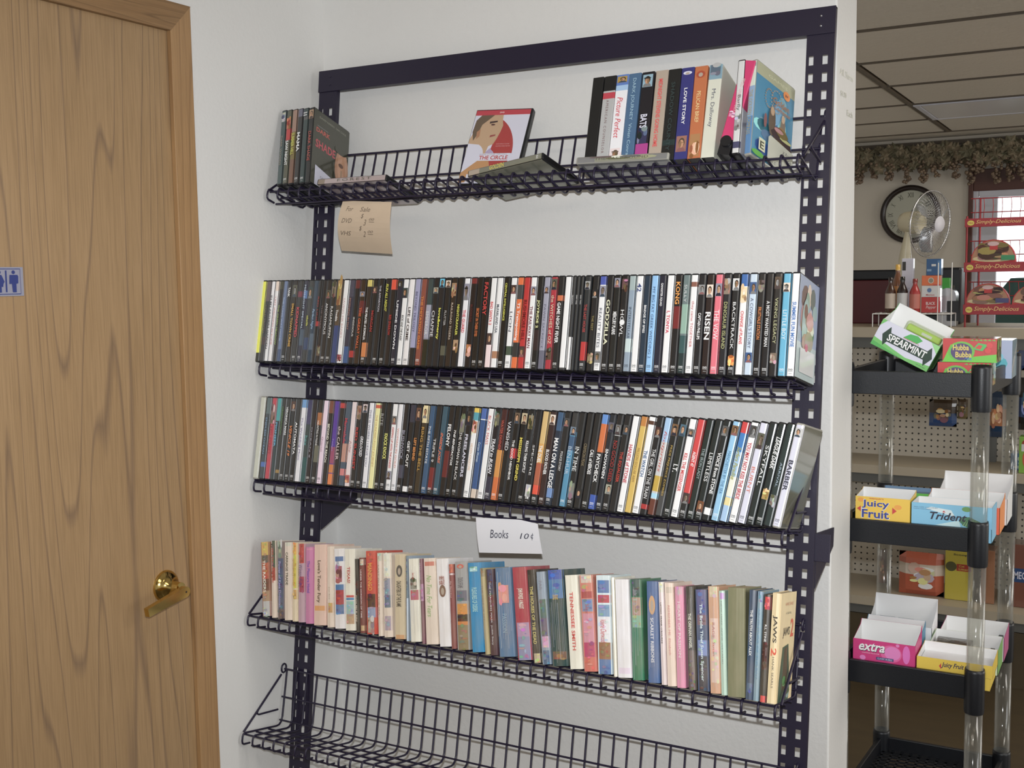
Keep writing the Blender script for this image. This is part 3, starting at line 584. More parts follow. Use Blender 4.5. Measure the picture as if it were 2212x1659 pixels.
ROW3=[
(-0.0122, 0.0148, 0.0, 'bba', 'bba', '', '0', '0', '0', 'n', '', 'blank beige spine beside the door wall'),
(0.0058, 0.0148, 0.0, '3a4448', '79b', 'ENDLESS OCEAN', '.25', '.7', '.4', 'n', '.0-.2=566 .8-.86=46a', 'grey green spine with small blue lettering'),
(0.0214, 0.0146, 0.0, 'b34', '722', 'RED STREET', '.35', '.7', '.4', 'n', '.0-.08=b34 m.1-.32=865', 'red spine with brown portraits above'),
(0.0356, 0.0132, 0.0, '2a3a3c', '5ac', 'PIONEER', '.3', '.6', '.5', 'b', '.0-.28=399', 'teal topped dark spine with teal title'),
(0.0493, 0.0137, 0.0, '2a2c2a', '583', 'GREENWOOD', '.1', '.45', '.4', 'n', '.88-.92=973', 'black spine with faint green lettering'),
(0.0635, 0.0141, 0.0, '2a2a28', 'eee', 'VERONICA MARS', '.1', '.45', '.45', 'b', 'D', 'black spine with small white title high up'),
(0.0782, 0.0145, 0.0, '222', 'd72', 'VEHICLE 19', '.33', '.7', '.6', 'bi', 'f.03-.15=532 D', 'black spine with slanted orange title'),
(0.0931, 0.0147, 0.0, '2b2a28', 'eee', 'AUTOMATA', '.28', '.68', '.5', 'b', 'D', 'black spine with bold white capitals'),
(0.1081, 0.0148, 0.0, 'dde', '548', 'The Wedding Mum', '.22', '.74', '.5', 'n', '.0-.1=69c', 'white spine with thin violet title and blue cap'),
(0.1242, 0.0148, 0.0, '344', '5aa', 'hex', '.44', '.56', '.6', 'n', '.0-.3=446 .7-1=255', 'dark spine with small teal title'),
(0.1393, 0.0148, 0.0, '211d20', 'aab', 'OCEAN 9', '.33', '.7', '.25', 'n', 'D', 'black spine with tiny dotted letters'),
(0.1546, 0.0148, 0.0, '222', 'eed', 'HAUNTING IN MAINE', '.25', '.55', '.45', 'n', '.15-.3=a63 .55-.75=665 D', 'black spine with orange flare and white title'),
(0.1701, 0.0147, 0.0, 'ecd', '735', 'Quartet', '.44', '.62', '.4', 'n', 'Dk', 'pale pink white spine with small maroon title'),
(0.1849, 0.0141, 0.0, '201d1c', 'ddc', 'BEYOND THE REACH', '.28', '.74', '.45', 'b', '.0-.15=743', 'black spine with tight white title'),
(0.1995, 0.0145, 0.0, '539', '98c', 'Twilight', '.45', '.6', '.4', 'n', '.55-.75=946 .76-.86=c73 .87-1=d73', 'violet spine fading to orange at foot'),
(0.2145, 0.0148, 0.0, '28211f', 'dcc', 'the CALLER', '.3', '.7', '.6', 'n', '.02-.08=b33', 'dark brown spine with spaced white title'),
(0.23, 0.0148, 0.0, '456', 'b34', 'Marmalade', '.2', '.5', '.6', 'b', '.5-.72=b87 .8-.88=c77', 'blue grey spine with red title and tan figure'),
(0.2468, 0.0148, 0.0, 'dcc', 'a66', 'Julie', '.45', '.6', '.6', 'i', 'm.87-.96=a54', 'white spine with thin red script'),
(0.2619, 0.0148, 0.0, '222', 'b22', 'RED SUNSET', '.3', '.8', '.5', 'b', 'm.04-.2=976 D', 'black spine with long red title and face'),
(0.2776, 0.0148, 0.0, '1e1e20', 'dde', 'GRIDLOCKED', '.4', '.64', '.6', 'bi', 'f.02-.12=cbb D', 'black spine with slanted silver title'),
(0.2932, 0.0148, 0.0, 'dde', '557', 'THIS IS WHERE I LEAVE YOU', '.08', '.75', '.4', 'n', 'Dk', 'lilac white spine with thin grey blue title'),
(0.3101, 0.0148, 0.0, 'ed9', 'b84', 'THE HUNDRED-FOOT JOURNEY', '.14', '.75', '.5', 'n', '.02-.06=c53', 'cream yellow spine with ochre capitals'),
(0.3247, 0.0138, 0.0, '1e1e1c', '999', 'RITE', '.12', '.26', '.6', 'n', 'D', 'black spine with small grey title at top'),
(0.3393, 0.0148, 0.0005, '1c1c1c', 'dd6', 'KNOCK KNOCK', '.35', '.65', '.7', 'b', 'D', 'black spine with ragged yellow white title'),
(0.3547, 0.0148, 0.0023, 'e5e5e5', 'b22', 'KEEPING UP WITH THE JONESES', '.27', '.75', '.5', 'bi', 'f.14-.24 f.78-.88 Dk', 'white spine with red and black slanted title'),
(0.3691, 0.0134, 0.0053, 'dde', 'c64', 'WOMAN IN GOLD', '.28', '.74', '.4', 'n', 'Dk', 'white spine with gold orange capitals'),
(0.383, 0.0138, 0.0097, '1d1d1f', '889', 'BUSHWICK', '.3', '.64', '.6', 'b', '.7-.85=445 D', 'black spine with smoky grey title'),
(0.3974, 0.0144, 0.0153, '1c1c1e', 'fff', 'GET OUT', '.42', '.72', '.55', 'b', '.0-.2=334 .94-1=eee', 'black spine with short bold white title'),
(0.4123, 0.0148, 0.0212, '221b18', 'd83', 'LEFT BEHIND', '.38', '.64', '.5', 'b', 'f.03-.18=643 D', 'black spine with orange title and man above'),
(0.4279, 0.0148, 0.0267, '3a3020', 'c93', 'RING THE BELL', '.25', '.76', '.5', 'n', '.0-.2=dc9 f.02-.15=dc9', 'brown spine with gold capitals'),
(0.4442, 0.0148, 0.0315, '357', 'eee', 'THE FIFTH ESTATE', '.23', '.66', '.4', 'n', 'D', 'royal blue spine with white capitals'),
(0.459, 0.0142, 0.0359, '222', 'bbb', 'TRIPLE 9', '.37', '.64', '.5', 'b', '.7-.95=722 D', 'black spine with grey title and maroon foot'),
(0.4738, 0.0148, 0.0396, '356', 'd63', 'INSIDE JOBS', '.3', '.65', '.6', 'bi', 'D', 'blue spine with bright orange title'),
(0.4906, 0.0148, 0.0428, '1e1c1d', 'eee', 'FELONY', '.2', '.45', '.65', 'b', '.5-.8=622', 'black spine with tall white title and maroon smear'),
(0.5048, 0.0132, 0.0454, '1d1d1c', 'ddd', 'THE BENEFACTOR', '.26', '.66', '.45', 'bi', 'D', 'black spine with small white italic capitals'),
(0.5188, 0.0141, 0.0476, '1d1d1d', 'eee', 'THE WOMAN IN BLACK', '.28', '.82', '.5', 'n', 'm.1-.28=776 D', 'black spine with white serif title'),
(0.5334, 0.0146, 0.0491, '1d1d1f', 'ccd', 'FREELANCERS', '.3', '.78', '.55', 'b', 'f.04-.2=333', 'black spine with fading silver title'),
(0.5484, 0.0148, 0.0502, 'eee', 'c96', 'HIDDEN KINGDOMS', '.4', '.7', '.4', 'n', '.0-.05=db3 .05-.14=49a m.15-.28=b86 Dk', 'white spine with yellow and green top'),
(0.5653, 0.0148, 0.0512, '358', 'cde', 'Certain Women', '.38', '.6', '.4', 'n', '.0-.12=46a .12-.13=eee .9-1=cba', 'deep blue spine with small white title'),
(0.5813, 0.0148, 0.0522, 'eee', 'b33', 'BLACK MASS', '.08', '.4', '.5', 'n', 'Dk', 'white spine with thin red title at top'),
(0.5976, 0.0148, 0.0532, '1e1e24', 'dde', 'TRAIN to BUSAN', '.33', '.72', '.6', 'bi', 'm.05-.18=665 .75-1=334 D', 'black spine with slanted white title'),
(0.6127, 0.0148, 0.0542, 'c62', 'c54', 'WATER DIVINER', '.12', '.45', '.45', 'n', '.0-.45=422 .45-.75=c83 D', 'orange spine with dark top'),
(0.6283, 0.0148, 0.0552, '1d1e22', 'dde', 'VANISHED', '.13', '.45', '.6', 'n', '.5-.85=222 D', 'black spine with large thin white title'),
(0.6434, 0.0148, 0.0567, '1b1b1b', 'eee', 'THE GOOD NEIGHBOR', '.33', '.77', '.4', 'b', 'f.03-.15=654 .42-.53=b22', 'black spine with white title around a red word'),
(0.6589, 0.0148, 0.0587, '191818', 'dc3', 'MISSISSIPPI GRIND', '.3', '.77', '.5', 'b', 'f.03-.15=ba8', 'black spine with bold yellow title'),
(0.6738, 0.0143, 0.0613, '1b1b1b', 'eee', 'KILLING THEM SOFTLY', '.33', '.68', '.5', 'b', 'm.05-.2=875 D', 'black spine with slim white title'),
(0.6886, 0.0147, 0.0645, '1b1b1d', 'ccc', 'SPECTRE', '.37', '.7', '.35', 'n', 'm.8-.93=bbb D', 'black spine with wide spaced thin letters'),
(0.7041, 0.0148, 0.0681, 'c94', 'eee', 'THE DUEL', '.37', '.56', '.6', 'b', '.0-.35=ca6 .56-.8=a53 .8-.9=d42 .9-1=222 D', 'gold and rust spine with white title'),
(0.72, 0.0148, 0.0713, '321c1a', 'eee', 'BLOOD FATHER', '.41', '.68', '.55', 'b', 'f.03-.14=dcb D', 'dark maroon spine with tight white title'),
(0.7353, 0.0148, 0.0741, '1c2a3c', 'fff', 'MAN ON A LEDGE', '.28', '.82', '.75', 'b', '.0-.2=357 .82-.92=68b D', 'dark blue spine with huge white title'),
(0.7508, 0.0148, 0.0763, '1d1c1d', 'bbb', 'POLICE STORY', '.42', '.63', '.4', 'b', 'f.06-.15=444', 'black spine with small grey white title'),
(0.7664, 0.0148, 0.0781, '48a', 'abc', 'BEN-HUR', '.36', '.66', '.6', 'n', '.0-.2=333 f.15-.24=678 .25-.4=357 D', 'blue spine with pale wide title'),
(0.7821, 0.0148, 0.0793, '1b1b1b', 'dee', 'IN TIME', '.36', '.62', '.65', 'n', 'm.75-.9=777 D', 'black spine with white title, green mark'),
(0.7984, 0.0148, 0.0805, '1c1b1a', '875', 'CRIMSON PEAK', '.32', '.56', '.5', 'n', 'f.8-.9=222', 'black spine with faint bronze title'),
(0.8138, 0.0148, 0.0827, '1b1b1b', 'eee', 'CALL of HEROES', '.38', '.64', '.6', 'b', 'D', 'black spine with narrow white title'),
(0.8292, 0.0148, 0.0859, '48b', 'fff', 'PAYCHECK', '.42', '.72', '.6', 'b', '.0-.1=58c .1-.4=c62 .4-.85=1d1d1d .85-1=35a D', 'blue and orange spine with white title'),
(0.8438, 0.0138, 0.0904, '1e222a', 'eee', 'SNOWDEN', '.36', '.67', '.5', 'b', 'f.08-.18=556 D', 'black spine with bold white capitals'),
(0.8582, 0.0144, 0.0962, '1c1a1a', 'a22', 'NO GOOD DEED', '.27', '.7', '.6', 'n', 'f.1-.2 f.73-.83 .21-.215=eee D', 'black spine with dark red title between two faces'),
(0.8735, 0.0148, 0.1023, '1c1a1a', 'b32', 'THE EQUALIZER', '.38', '.7', '.55', 'b', 'f.1-.2=444', 'black spine with rust red title'),
(0.8886, 0.0148, 0.1077, 'eee', 'b23', 'HANDS of STONE', '.3', '.7', '.6', 'b', 'Dk', 'white spine with deep red block title'),
(0.9048, 0.0148, 0.1124, 'ca4', '863', 'MILLION DOLLAR ARM', '.33', '.68', '.4', 'n', '.0-.1=b72', 'golden spine with thin brown title'),
(0.9203, 0.0148, 0.1163, 'eee', '258', 'THE WATCH', '.35', '.62', '.55', 'b', '.04-.08=532 Dk', 'white spine with blue block title'),
(0.9356, 0.0148, 0.1195, '1c1a1c', 'fff', 'THE GIRL ON THE TRAIN', '.33', '.84', '.55', 'n', 'f.1-.21=422 .9-.95=a22', 'black spine with large white capitals'),
(0.9509, 0.0148, 0.1229, 'bbb', 'b43', 'footprints', '.14', '.56', '.6', 'i', '.0-.25=9bd .6-.76=b92 .78-.83=9ce .84-1=632', 'pale spine with rust script and yellow band'),
(0.9667, 0.0148, 0.1266, '1e1e1c', 'b93', 'PRIDE PREJUDICE ZOMBIES', '.28', '.8', '.4', 'n', 'f.06-.18=753 .75-1=444', 'black spine with gold capitals and woman on top'),
(0.9822, 0.0148, 0.1304, '202622', 'eee', 'I.T.', '.47', '.55', '.7', 'b', 'f.06-.18=467 D', 'dark green black spine with tiny white initials'),
(0.9973, 0.0148, 0.1351, 'eee', 'c33', 'KILL THE MESSENGER', '.35', '.74', '.55', 'b', 'f.1-.18 Dk', 'white spine with red block title'),
(1.0125, 0.0148, 0.1406, 'c33', 'eee', 'AGENT 47', '.33', '.48', '.5', 'b', 'f.75-.86=433 .85-1=222 D', 'red spine with small white title'),
(1.0275, 0.0146, 0.147, '1e2824', '9aa', 'THE IRON LADY', '.29', '.6', '.45', 'n', 'D', 'dark green black spine with thin pale title'),
(1.0425, 0.0147, 0.1531, '1e2422', 'eee', 'LIMITLESS', '.33', '.62', '.55', 'n', 'f.82-.93=742 D', 'black spine with white title, man at foot'),
(1.0576, 0.0148, 0.1586, '1e2222', 'eee', 'VOICE from STONE', '.32', '.74', '.55', 'b', 'f.05-.15=555 .88-.95=eee', 'black spine with bold white title'),
(1.0748, 0.0148, 0.1627, '8bd', '368', 'MANCHESTER BY THE SEA', '.3', '.73', '.45', 'n', 'f.04-.14=753 D', 'light blue spine with slim blue capitals'),
(1.0908, 0.0148, 0.1655, '9bd', '994', 'Surfers Paradise', '.25', '.58', '.6', 'bi', '.0-.07=c33 .07-.11=c33 .11-.3=37b .55-.75=ddc .76-.84=dc8', 'sky and sand spine with red top patch'),
(1.1075, 0.0148, 0.1668, 'eee', 'b23', 'YOU MAY NOT KISS THE BRIDE', '.2', '.77', '.6', 'b', 'f.03-.15=444 Dk', 'white spine with blue and red title'),
(1.1241, 0.0148, 0.1681, 'ccd', 'c64', 'BURNT', '.44', '.7', '.5', 'n', 'f.1-.26 Dk', 'pale grey spine with wide red orange letters'),
(1.1401, 0.0148, 0.1693, '1e2624', 'ddd', 'SKYFALL', '.22', '.62', '.45', 'n', 'D', 'black green spine with spaced white letters'),
(1.156, 0.0148, 0.1705, '1e2826', 'ddd', 'LEAGUE DARK', '.13', '.45', '.6', 'bi', 'm.65-.75=a84 D', 'black spine with jagged white title'),
(1.1718, 0.0148, 0.1715, '243230', '9ab', 'ARRIVAL', '.38', '.62', '.3', 'n', 'm.7-.8=777', 'dark green spine with faint spaced title'),
(1.1878, 0.0148, 0.1722, 'ccd', '334', 'BARBER', '.35', '.65', '.65', 'b', 'f.03-.12=bbb Dk', 'silver white spine with dark block title'),
]
ROW4=[
(0.0415, 0.0234, -0.1726, 0.1655, '965', 'edc', 'THE RAIDERS', '.25', '.68', '.45', 'b', '.0-.18=ca4 .18-.28=654 .28-.5=b53 .5-.66=743 .66-.8=a86 .8-1=bbb', 'yellow, rust and grey spine leaning at the left end'),
(0.0625, 0.0136, -0.1484, 0.1713, 'dcb', 'b43', 'SEE TEXAS JANE', '.1', '.55', '.6', 'b', '.0-.4=363a34 .35-.52=a43', 'dark green topped thin spine with cream foot'),
(0.0824, 0.0199, -0.1461, 0.1709, '877', '99c', 'Power of Kate Donovan', '.26', '.85', '.45', 'b', 'm.0-.2=887 .22-.88=457 .88-1=655', 'grey brown spine with blue title strip'),
(0.1036, 0.0194, -0.1322, 0.1714, 'dcb', '443', 'CARRIAGE TRADE', '.13', '.55', '.5', 'b', '.0-.05=ccb', 'cream spine with black serif capitals'),
(0.1221, 0.0136, -0.1283, 0.1725, 'dca', 'c92', 'GOLDEN HILL', '.2', '.55', '.5', 'b', '.0-.15=d93 .15-.58=cb3 .6-.72=c94', 'yellow topped spine with cream foot'),
(0.1407, 0.0181, -0.1288, 0.172, 'b9a', '647', 'Winter Rose', '.27', '.55', '.8', 'i', '.0-.25=b33 .42-.62=a35', 'red and mauve spine with violet script'),
(0.1628, 0.0206, -0.1225, 0.167, 'c7a', '64a', 'The Pleasure Hotel', '.18', '.6', '.5', 'b', '.02-.04=d8a', 'bright pink spine with purple title'),
(0.1922, 0.032, -0.1167, 0.1749, 'dba', '432', "Love's Tender Fury", '.2', '.72', '.5', 'b', '.76-.82=d95', 'wide tan spine with large black title'),
(0.2204, 0.0167, -0.1279, 0.1744, 'dcb', '876', 'Joan Bird', '.5', '.65', '.3', 'n', '.7-.82=c95', 'plain narrow cream spine with tan patch'),
(0.2466, 0.0267, -0.1387, 0.1714, 'edd', '57a', 'Santa Rosa', '.15', '.25', '.5', 'n', '.1-.16=57a m.22-.42=a56 .45-.52=47a .52-.7=a34 .7-.82=57a', 'white spine with red and blue painted scene'),
(0.2754, 0.0256, -0.1382, 0.1736, 'edc', 'b33', 'TEXAS!', '.22', '.42', '.45', 'b', '.57-.595=c44 .6-.63=48b .64-.8=9bb .8-.92=b97', 'cream spine with red and blue stripes'),
(0.2951, 0.0091, -0.1443, 0.1555, '222', 'cba', 'DOUBLE SIN', '.5', '.85', '.6', 'b', '.3-.5=422', 'thin short black spine with gold lettering'),
(0.308, 0.0139, -0.1383, 0.1591, '733', 'dcc', 'UNDER THE HORIZON OF TIME', '.16', '.8', '.35', 'b', '.02-.1=cba .9-.97=ca7', 'dull maroon spine with spaced pale lettering'),
(0.3315, 0.0256, -0.137, 0.1754, 'c43', 'd92', 'MANDINGO', '.15', '.48', '.6', 'b', '.0-.52=c43 .52-.68=532 .68-.8=89b m.8-.98=a98', 'red orange spine with small painting below'),
(0.3539, 0.0116, -0.1377, 0.1743, 'dcb', '865', 'LAST ISLE OF THE SEA', '.15', '.75', '.35', 'n', '.0-.1=bba', 'narrow cream spine with faint brown title'),
(0.3738, 0.0201, -0.1397, 0.1746, 'dcb', '789', 'DEFIANCE', '.3', '.5', '.6', 'b', '.0-.28=ddc .3-.5=99a .5-.65=678 .75-.92=a9a', 'white spine with blue grey seascape'),
(0.4034, 0.0257, -0.1178, 0.176, 'cb9', '333', 'DAUGHTERS OF THE FLAME', '.32', '.62', '.65', 'b', 'o.13-.27=444 .95-1=c96', 'tan spine with grey oval portrait'),
(0.4227, 0.0047, -0.1193, 0.1757, '9ab', '644', 'LONG TRAIL', '.5', '.7', '.4', 'n', '.0-.5=356', 'very thin worn blue white spine'),
(0.4444, 0.0247, -0.1497, 0.1708, 'edc', 'b44', 'Sweet Savage', '.17', '.25', '.5', 'i', 'm.25-.37=887 .38-.5=b56', 'rounded creased cream spine with rose picture'),
(0.4634, 0.0067, -0.1487, 0.1739, '745', 'dbd', 'STARLIGHT', '.05', '.25', '.5', 'n', '.3-.5=a79', 'very thin purple spine'),
(0.484, 0.028, -0.1491, 0.1756, 'dcb', '7a5', 'No Time For Tears', '.2', '.68', '.6', 'i', '.04-.09=c76', 'cream spine with green script title'),
(0.5163, 0.0273, -0.1587, 0.1781, 'edd', '943', 'HOME OF THE BRAVE', '.2', '.3', '.7', 'b', 'o.3-.44=754', 'white spine with brown oval picture'),
(0.5375, 0.0113, -0.1493, 0.1703, '844', 'dbb', 'The Third Kind', '.2', '.4', '.4', 'i', '.0-.1=c64 .11-.13=dcc', 'thin maroon spine with orange top'),
(0.5605, 0.0287, -0.1441, 0.177, '999', '445', 'TOUCH OF FLAME', '.18', '.3', '.6', 'n', 'o.03-.08=c54 .33-.45=667 .48-.6=c83 .6-.68=432 .68-.72=c72 .72-1=875', 'grey spine with an orange sunset landscape'),
(0.5948, 0.0279, -0.1656, 0.1782, '18b', '9cc', 'PLEASURES OF DESIRE', '.28', '.55', '.6', 'b', 'm.05-.1=9cc', 'bright teal blue spine with pale outlined title'),
(0.6166, 0.0097, -0.1759, 0.1713, 'a96', '765', 'THE VALE OF SIN', '.2', '.6', '.4', 'n', '.0-.1=875', 'thin worn olive tan spine'),
(0.6316, 0.017, -0.1682, 0.1701, '423', 'dde', 'THE MARQUESS MASK  Judith Stacy', '.15', '.88', '.35', 'n', '.0-.3=335 .3-.6=633', 'dark plum spine with pale serif title'),
(0.6614, 0.0359, -0.1618, 0.1752, '579', '8ab', 'PASSION', '.52', '.73', '.4', 'n', 'm.2-.4=d87', 'wide creased steel blue spine with pink flowers'),
(0.7022, 0.0316, -0.1726, 0.1809, 'a34', 'edc', 'JOHN FOWLES  A MAGGOT', '.23', '.45', '.6', 'b', '.6-.75=a8a .75-1=88a', 'crimson spine fading to grey mist'),
(0.7297, 0.0181, -0.1763, 0.1798, '222', 'cb5', 'THE HOUSES OF THE DEAD', '.18', '.8', '.55', 'b', '.9-1=ba8', 'glossy black and white streaked spine with yellow letters'),
(0.7506, 0.0185, -0.1756, 0.1783, '89a', '778', 'FAR', '.1', '.2', '.5', 'n', '.3-.5=465 .5-.7=656 .7-.82=c9b .85-1=468', 'curled glossy blue and pink spine'),
(0.7795, 0.0343, -0.1625, 0.1837, '244', 'ca4', 'STAR WINDS', '.26', '.31', '.5', 'b', '.0-.1=35a .1-.3=47a .85-.93=754', 'wide dark teal spine with blue top'),
(0.8133, 0.0264, -0.1562, 0.178, 'edc', 'c33', 'TENNESSEE SMITH', '.18', '.8', '.4', 'b', '', 'cream spine with tall red title and black author line'),
(0.8435, 0.027, -0.1457, 0.1813, 'c76', 'a56', 'Sky', '.3', '.4', '.5', 'n', '.0-.08=cba .08-.17=c76 .17-.24=a44 .25-.38=78a .4-.7=c89 .7-.85=b36 .85-1=c65', 'pink, red and blue painted spine'),
(0.8739, 0.029, -0.1122, 0.1847, 'cde', 'c34', 'Valerie Cherwood', '.45', '.68', '.6', 'i', '.05-.18=57a .2-.28=b45 .3-.42=79b .42-.68=dde .68-.85=964 .85-1=57a', 'white and blue spine with red script and a couple'),
(0.895, 0.0065, -0.1193, 0.1842, 'edc', 'cba', '', '0', '0', '0', 'n', '', 'very thin plain cream spine of a white book'),
(0.9148, 0.0275, -0.1198, 0.1817, 'ede', 'cab', '', '0', '0', '0', 'n', '.9-.96=dcd', 'wide blank white spine'),
(0.9421, 0.0221, -0.1137, 0.1852, '275', '99a', 'Jade', '.1', '.16', '.5', 'n', '.0-.17=355 .18-.36=a87 .36-.48=7a8', 'emerald green spine with small painting'),
(0.9726, 0.0219, -0.1, 0.1852, '469', 'dde', 'SCARLET RIBBONS', '.36', '.8', '.4', 'b', 'o.14-.33=c96', 'royal blue spine with oval painting and white title'),
(0.9927, 0.0101, -0.1152, 0.1867, 'dcc', '333', "LATIGO  FRANK O'ROURKE", '.2', '.6', '.4', 'b', '.0-.1=ccb', 'narrow cream spine with black capitals'),
(1.0085, 0.0164, -0.1125, 0.1868, 'ecb', 'c77', 'REMEMBER ME  Elizabeth', '.22', '.7', '.35', 'n', '.04-.1=cba', 'cream spine with thin pink title'),
(1.0267, 0.0161, -0.1016, 0.1822, 'd8a', 'ecc', 'HEART OF PASSION', '.15', '.7', '.45', 'b', '.0-.08=c9a', 'worn pink spine with torn edges'),
(1.0485, 0.0148, -0.1115, 0.1848, '333', 'ddc', 'THE ORPHAN ANGEL', '.26', '.6', '.5', 'b', '.62-1=655', 'cracked black spine with white title'),
(1.0686, 0.0215, -0.1042, 0.1814, '457', 'cde', 'The Bride Thief Susan Spencer', '.14', '.9', '.45', 'b', '.0-.25=558 .25-.35=756 .5-.65=78b .66-1=334', 'deep blue spine with white script title'),
(1.0912, 0.0194, -0.0986, 0.1899, 'c97', 'a43', 'RAGE  Susan', '.34', '.65', '.35', 'n', '.0-.1=cb9 .3-.9=dba', 'worn glossy tan spine'),
(1.1072, 0.0105, -0.0969, 0.1844, 'acb', '677', 'NEW MAN  ANNE WEYAND', '.1', '.7', '.3', 'n', '.02-.08=b8c', 'narrow pale aqua spine with lilac top'),
(1.1294, 0.0313, -0.0679, 0.192, '775', '775', '', '0', '0', '0', 'n', '', 'very wide blank olive cloth spine'),
(1.1525, 0.013, -0.029, 0.192, '246', 'dee', 'THE TRUTH ABOUT ALEX', '.18', '.6', '.5', 'b', '.85-.93=468', 'navy spine with white block capitals'),
(1.1649, 0.0095, -0.0211, 0.1913, '79a', '58a', 'ADVENTURE OF THE BAY', '.15', '.8', '.5', 'b', '.0-.1=68a', 'narrow grey blue spine with tan edge'),
(1.1772, 0.0129, -0.0146, 0.1873, '1e1c1e', 'fff', 'R.L. STINE', '.28', '.44', '.4', 'b', '.02-.14=d23 .45-.7=411 .94-1=d33', 'black spine with red splash on top and red foot'),
(1.1923, 0.0153, -0.0072, 0.192, 'ec9', '222', 'JAWS', '.2', '.45', '.8', 'b', '.47-.53=ec9', 'cream spine with black and orange red title at right end'),
]

def side_face_canvas(mb, t, d, z0, z1): return Canvas(mb, (t/2+.0004, -d/2, z0), (0, d, 0), (0, 0, z1-z0))
for i, r in enumerate(ROW2):
    x, t, lean = r[:3]; spec = r[3:11]; n = i+1; N2 = len(ROW2)
    pos = '%s from left on second shelf' % ordinal(n)
    o = make_dvd(item_matrix(2, x, lean, t, .135, .1515+rnd.uniform(-.0006, .0008)), t, spec, short('film case, '+r[11], pos), 'film cases on the second shelf', side='eee' if n == N2 else None)
    if n == N2:
        mb = MB(); cv = side_face_canvas(mb, t, .135, .0035, .1865)
        cv.rect(0, 0, 1, 1, '9ac'); cv.rect(0, 0, 1, .35, 'bcc'); cv.blot(.1, .3, .7, .9, 'a87'); cv.blot(.3, .3, .95, .85, '8aa'); cv.ell(.35, .55, .18, .25, '9bb'); cv.blot(.2, .35, .8, .7, 'b98')
        cv.rect(.15, .06, .9, .3, 'ddd'); cv.ell(.45, .32, .08, .04, 'c36')
        mb.build('cover_print', M['gloss'], o)
for i, r in enumerate(ROW3):
    x, t, lean = r[:3]; spec = r[3:11]; n = i+1; last = n == len(ROW3)
    pos = '%s from left on third shelf' % ordinal(n)
    o = make_dvd(item_matrix(3, x, lean, t, .135, .1515+rnd.uniform(-.0006, .0008)), t, spec, short('film case, '+r[11], pos), 'film cases on the third shelf', side='665' if last else None, key='case_grey' if n == 1 or last else 'case')
def make_book(M4, t, H, d, spec, label, group):
    root = empty('paperback_book', None, label, 'book', group, M4=M4)
    bands, _, _ = parse_art(spec[7]); r = min(.003, t*.22); bul = .0008
    w = wrap_mesh(t, d, 0, H, r, spec[0], spec[0], bands, seg=2, bulge=bul)
    # inner faces of the covers give the card its thickness at the top edge
    th = .0007; c = hexc(spec[0])
    for s in (-1, 1): w.box(min(s*(t/2), s*(t/2-th)), max(s*(t/2), s*(t/2-th)), -d/2+.001, d/2-.002, 0, H, c)
    w.box(-t/2+th, t/2-th, -d/2, -d/2+th, 0, H, c)
    w.build('cover', M['paper'], root)
    mb = MB(); mb.box(-t/2+th, t/2-th, -d/2+th, d/2-.004, .0012, H-.0012, (.5, .42, .3)); mb.build('page_block', M['pages'], root)
    mb = MB(); cv = Canvas(mb, (-t/2*.8, -d/2-.0011, 0), (t*.8, 0, 0), (0, 0, H))
    for _, a0, a1, c in bands:
        if a1-a0 > .07 and len(c) == 3:
            for q in range(int(3+(a1-a0)*26)):
                cc = ''.join('%x' % max(0, min(15, int(ch, 16)+rnd.randint(-2, 2))) for ch in c); ex_ = rnd.uniform(.08, .3); ey = rnd.uniform(.006, .022)
                cx_ = rnd.uniform(ex_, 1-ex_); cy_ = rnd.uniform(1-a1+ey*.3, 1-a0-ey*.3); cv.ell(cx_, cy_, ex_, ey, cc, 9)
    if mb.f: mb.build('spine_artwork', M['paper'], root, 'stuff')
    spine_print(t, d, 0, H, spec, root, M['paper'], off=.0026, bulge=0, wfac=.8)
    if any(k in label for k in ('creased', 'glossy', 'streaked', 'cracked', 'worn', 'teal spine', 'emerald', 'royal')):
        mb = MB(); cv = Canvas(mb, (-t/2*.86, -d/2-.0046, 0), (t*.86, 0, 0), (0, 0, H))
        for q in range(9):
            xq = (q+.5)/9+rnd.uniform(-.03, .03); za = rnd.uniform(0, .3); zb_ = rnd.uniform(.6, 1)
            cv.rect(xq, za, xq+rnd.uniform(.008, .022), zb_, rnd.choice(['aab', '99a', 'bbb', 'a98']))
        mb.build('spine_creases', M['paper'], root, 'stuff')
    return root
for i, r in enumerate(ROW4):
    x, t, lean, H = r[:4]; spec = list(r[4:12]); n = i+1; d = .105
    if '363a34' in spec[7]: spec[7] = spec[7].replace('363a34', '454')
    mk = item_matrix(4, x, lean, t, d, .1515+rnd.uniform(-.001, .0015), lift=.0024)
    b = make_book(mk, t, H, d, spec, short('paperback, '+r[12], '%s from left' % ordinal(n)), 'paperbacks on the fourth shelf')
    if n == len(ROW4):
        mb = MB(); cv = Canvas(mb, (t/2+.0005, -d/2, 0), (0, d, 0), (0, 0, H))
        cv.text('JAWS', .22, .58, .42, .1, '222', 'b'); cv.text('2', .68, .58, .2, .17, 'd53', 'b'); cv.text('HANK SEARLS', .3, .88, .5, .03, 'c86'); cv.text('A NOVEL', .35, .8, .35, .02, '776')
        cv.poly([(.25, .5), (.6, .52), (.8, .1), (.75, 0), (.1, 0), (.12, .2)], '354'); cv.poly([(.35, .48), (.55, .5), (.62, .12), (.3, .1)], '543'); cv.blot(.2, .05, .8, .25, '475')
        mb.build('cover_print', M['paper'], b)
        mb = MB(); cv = Canvas(mb, (-t/2*.8, -d/2-.0019, 0), (t*.8, 0, 0), (0, 0, H)); cv.text('2', .1, .5, .8, .07, 'd42', 'b', down=True); cv.text('HANK SEARLS', .35, .42, .3, .28, '444', down=True); mb.build('author_print', M['paper'], b)

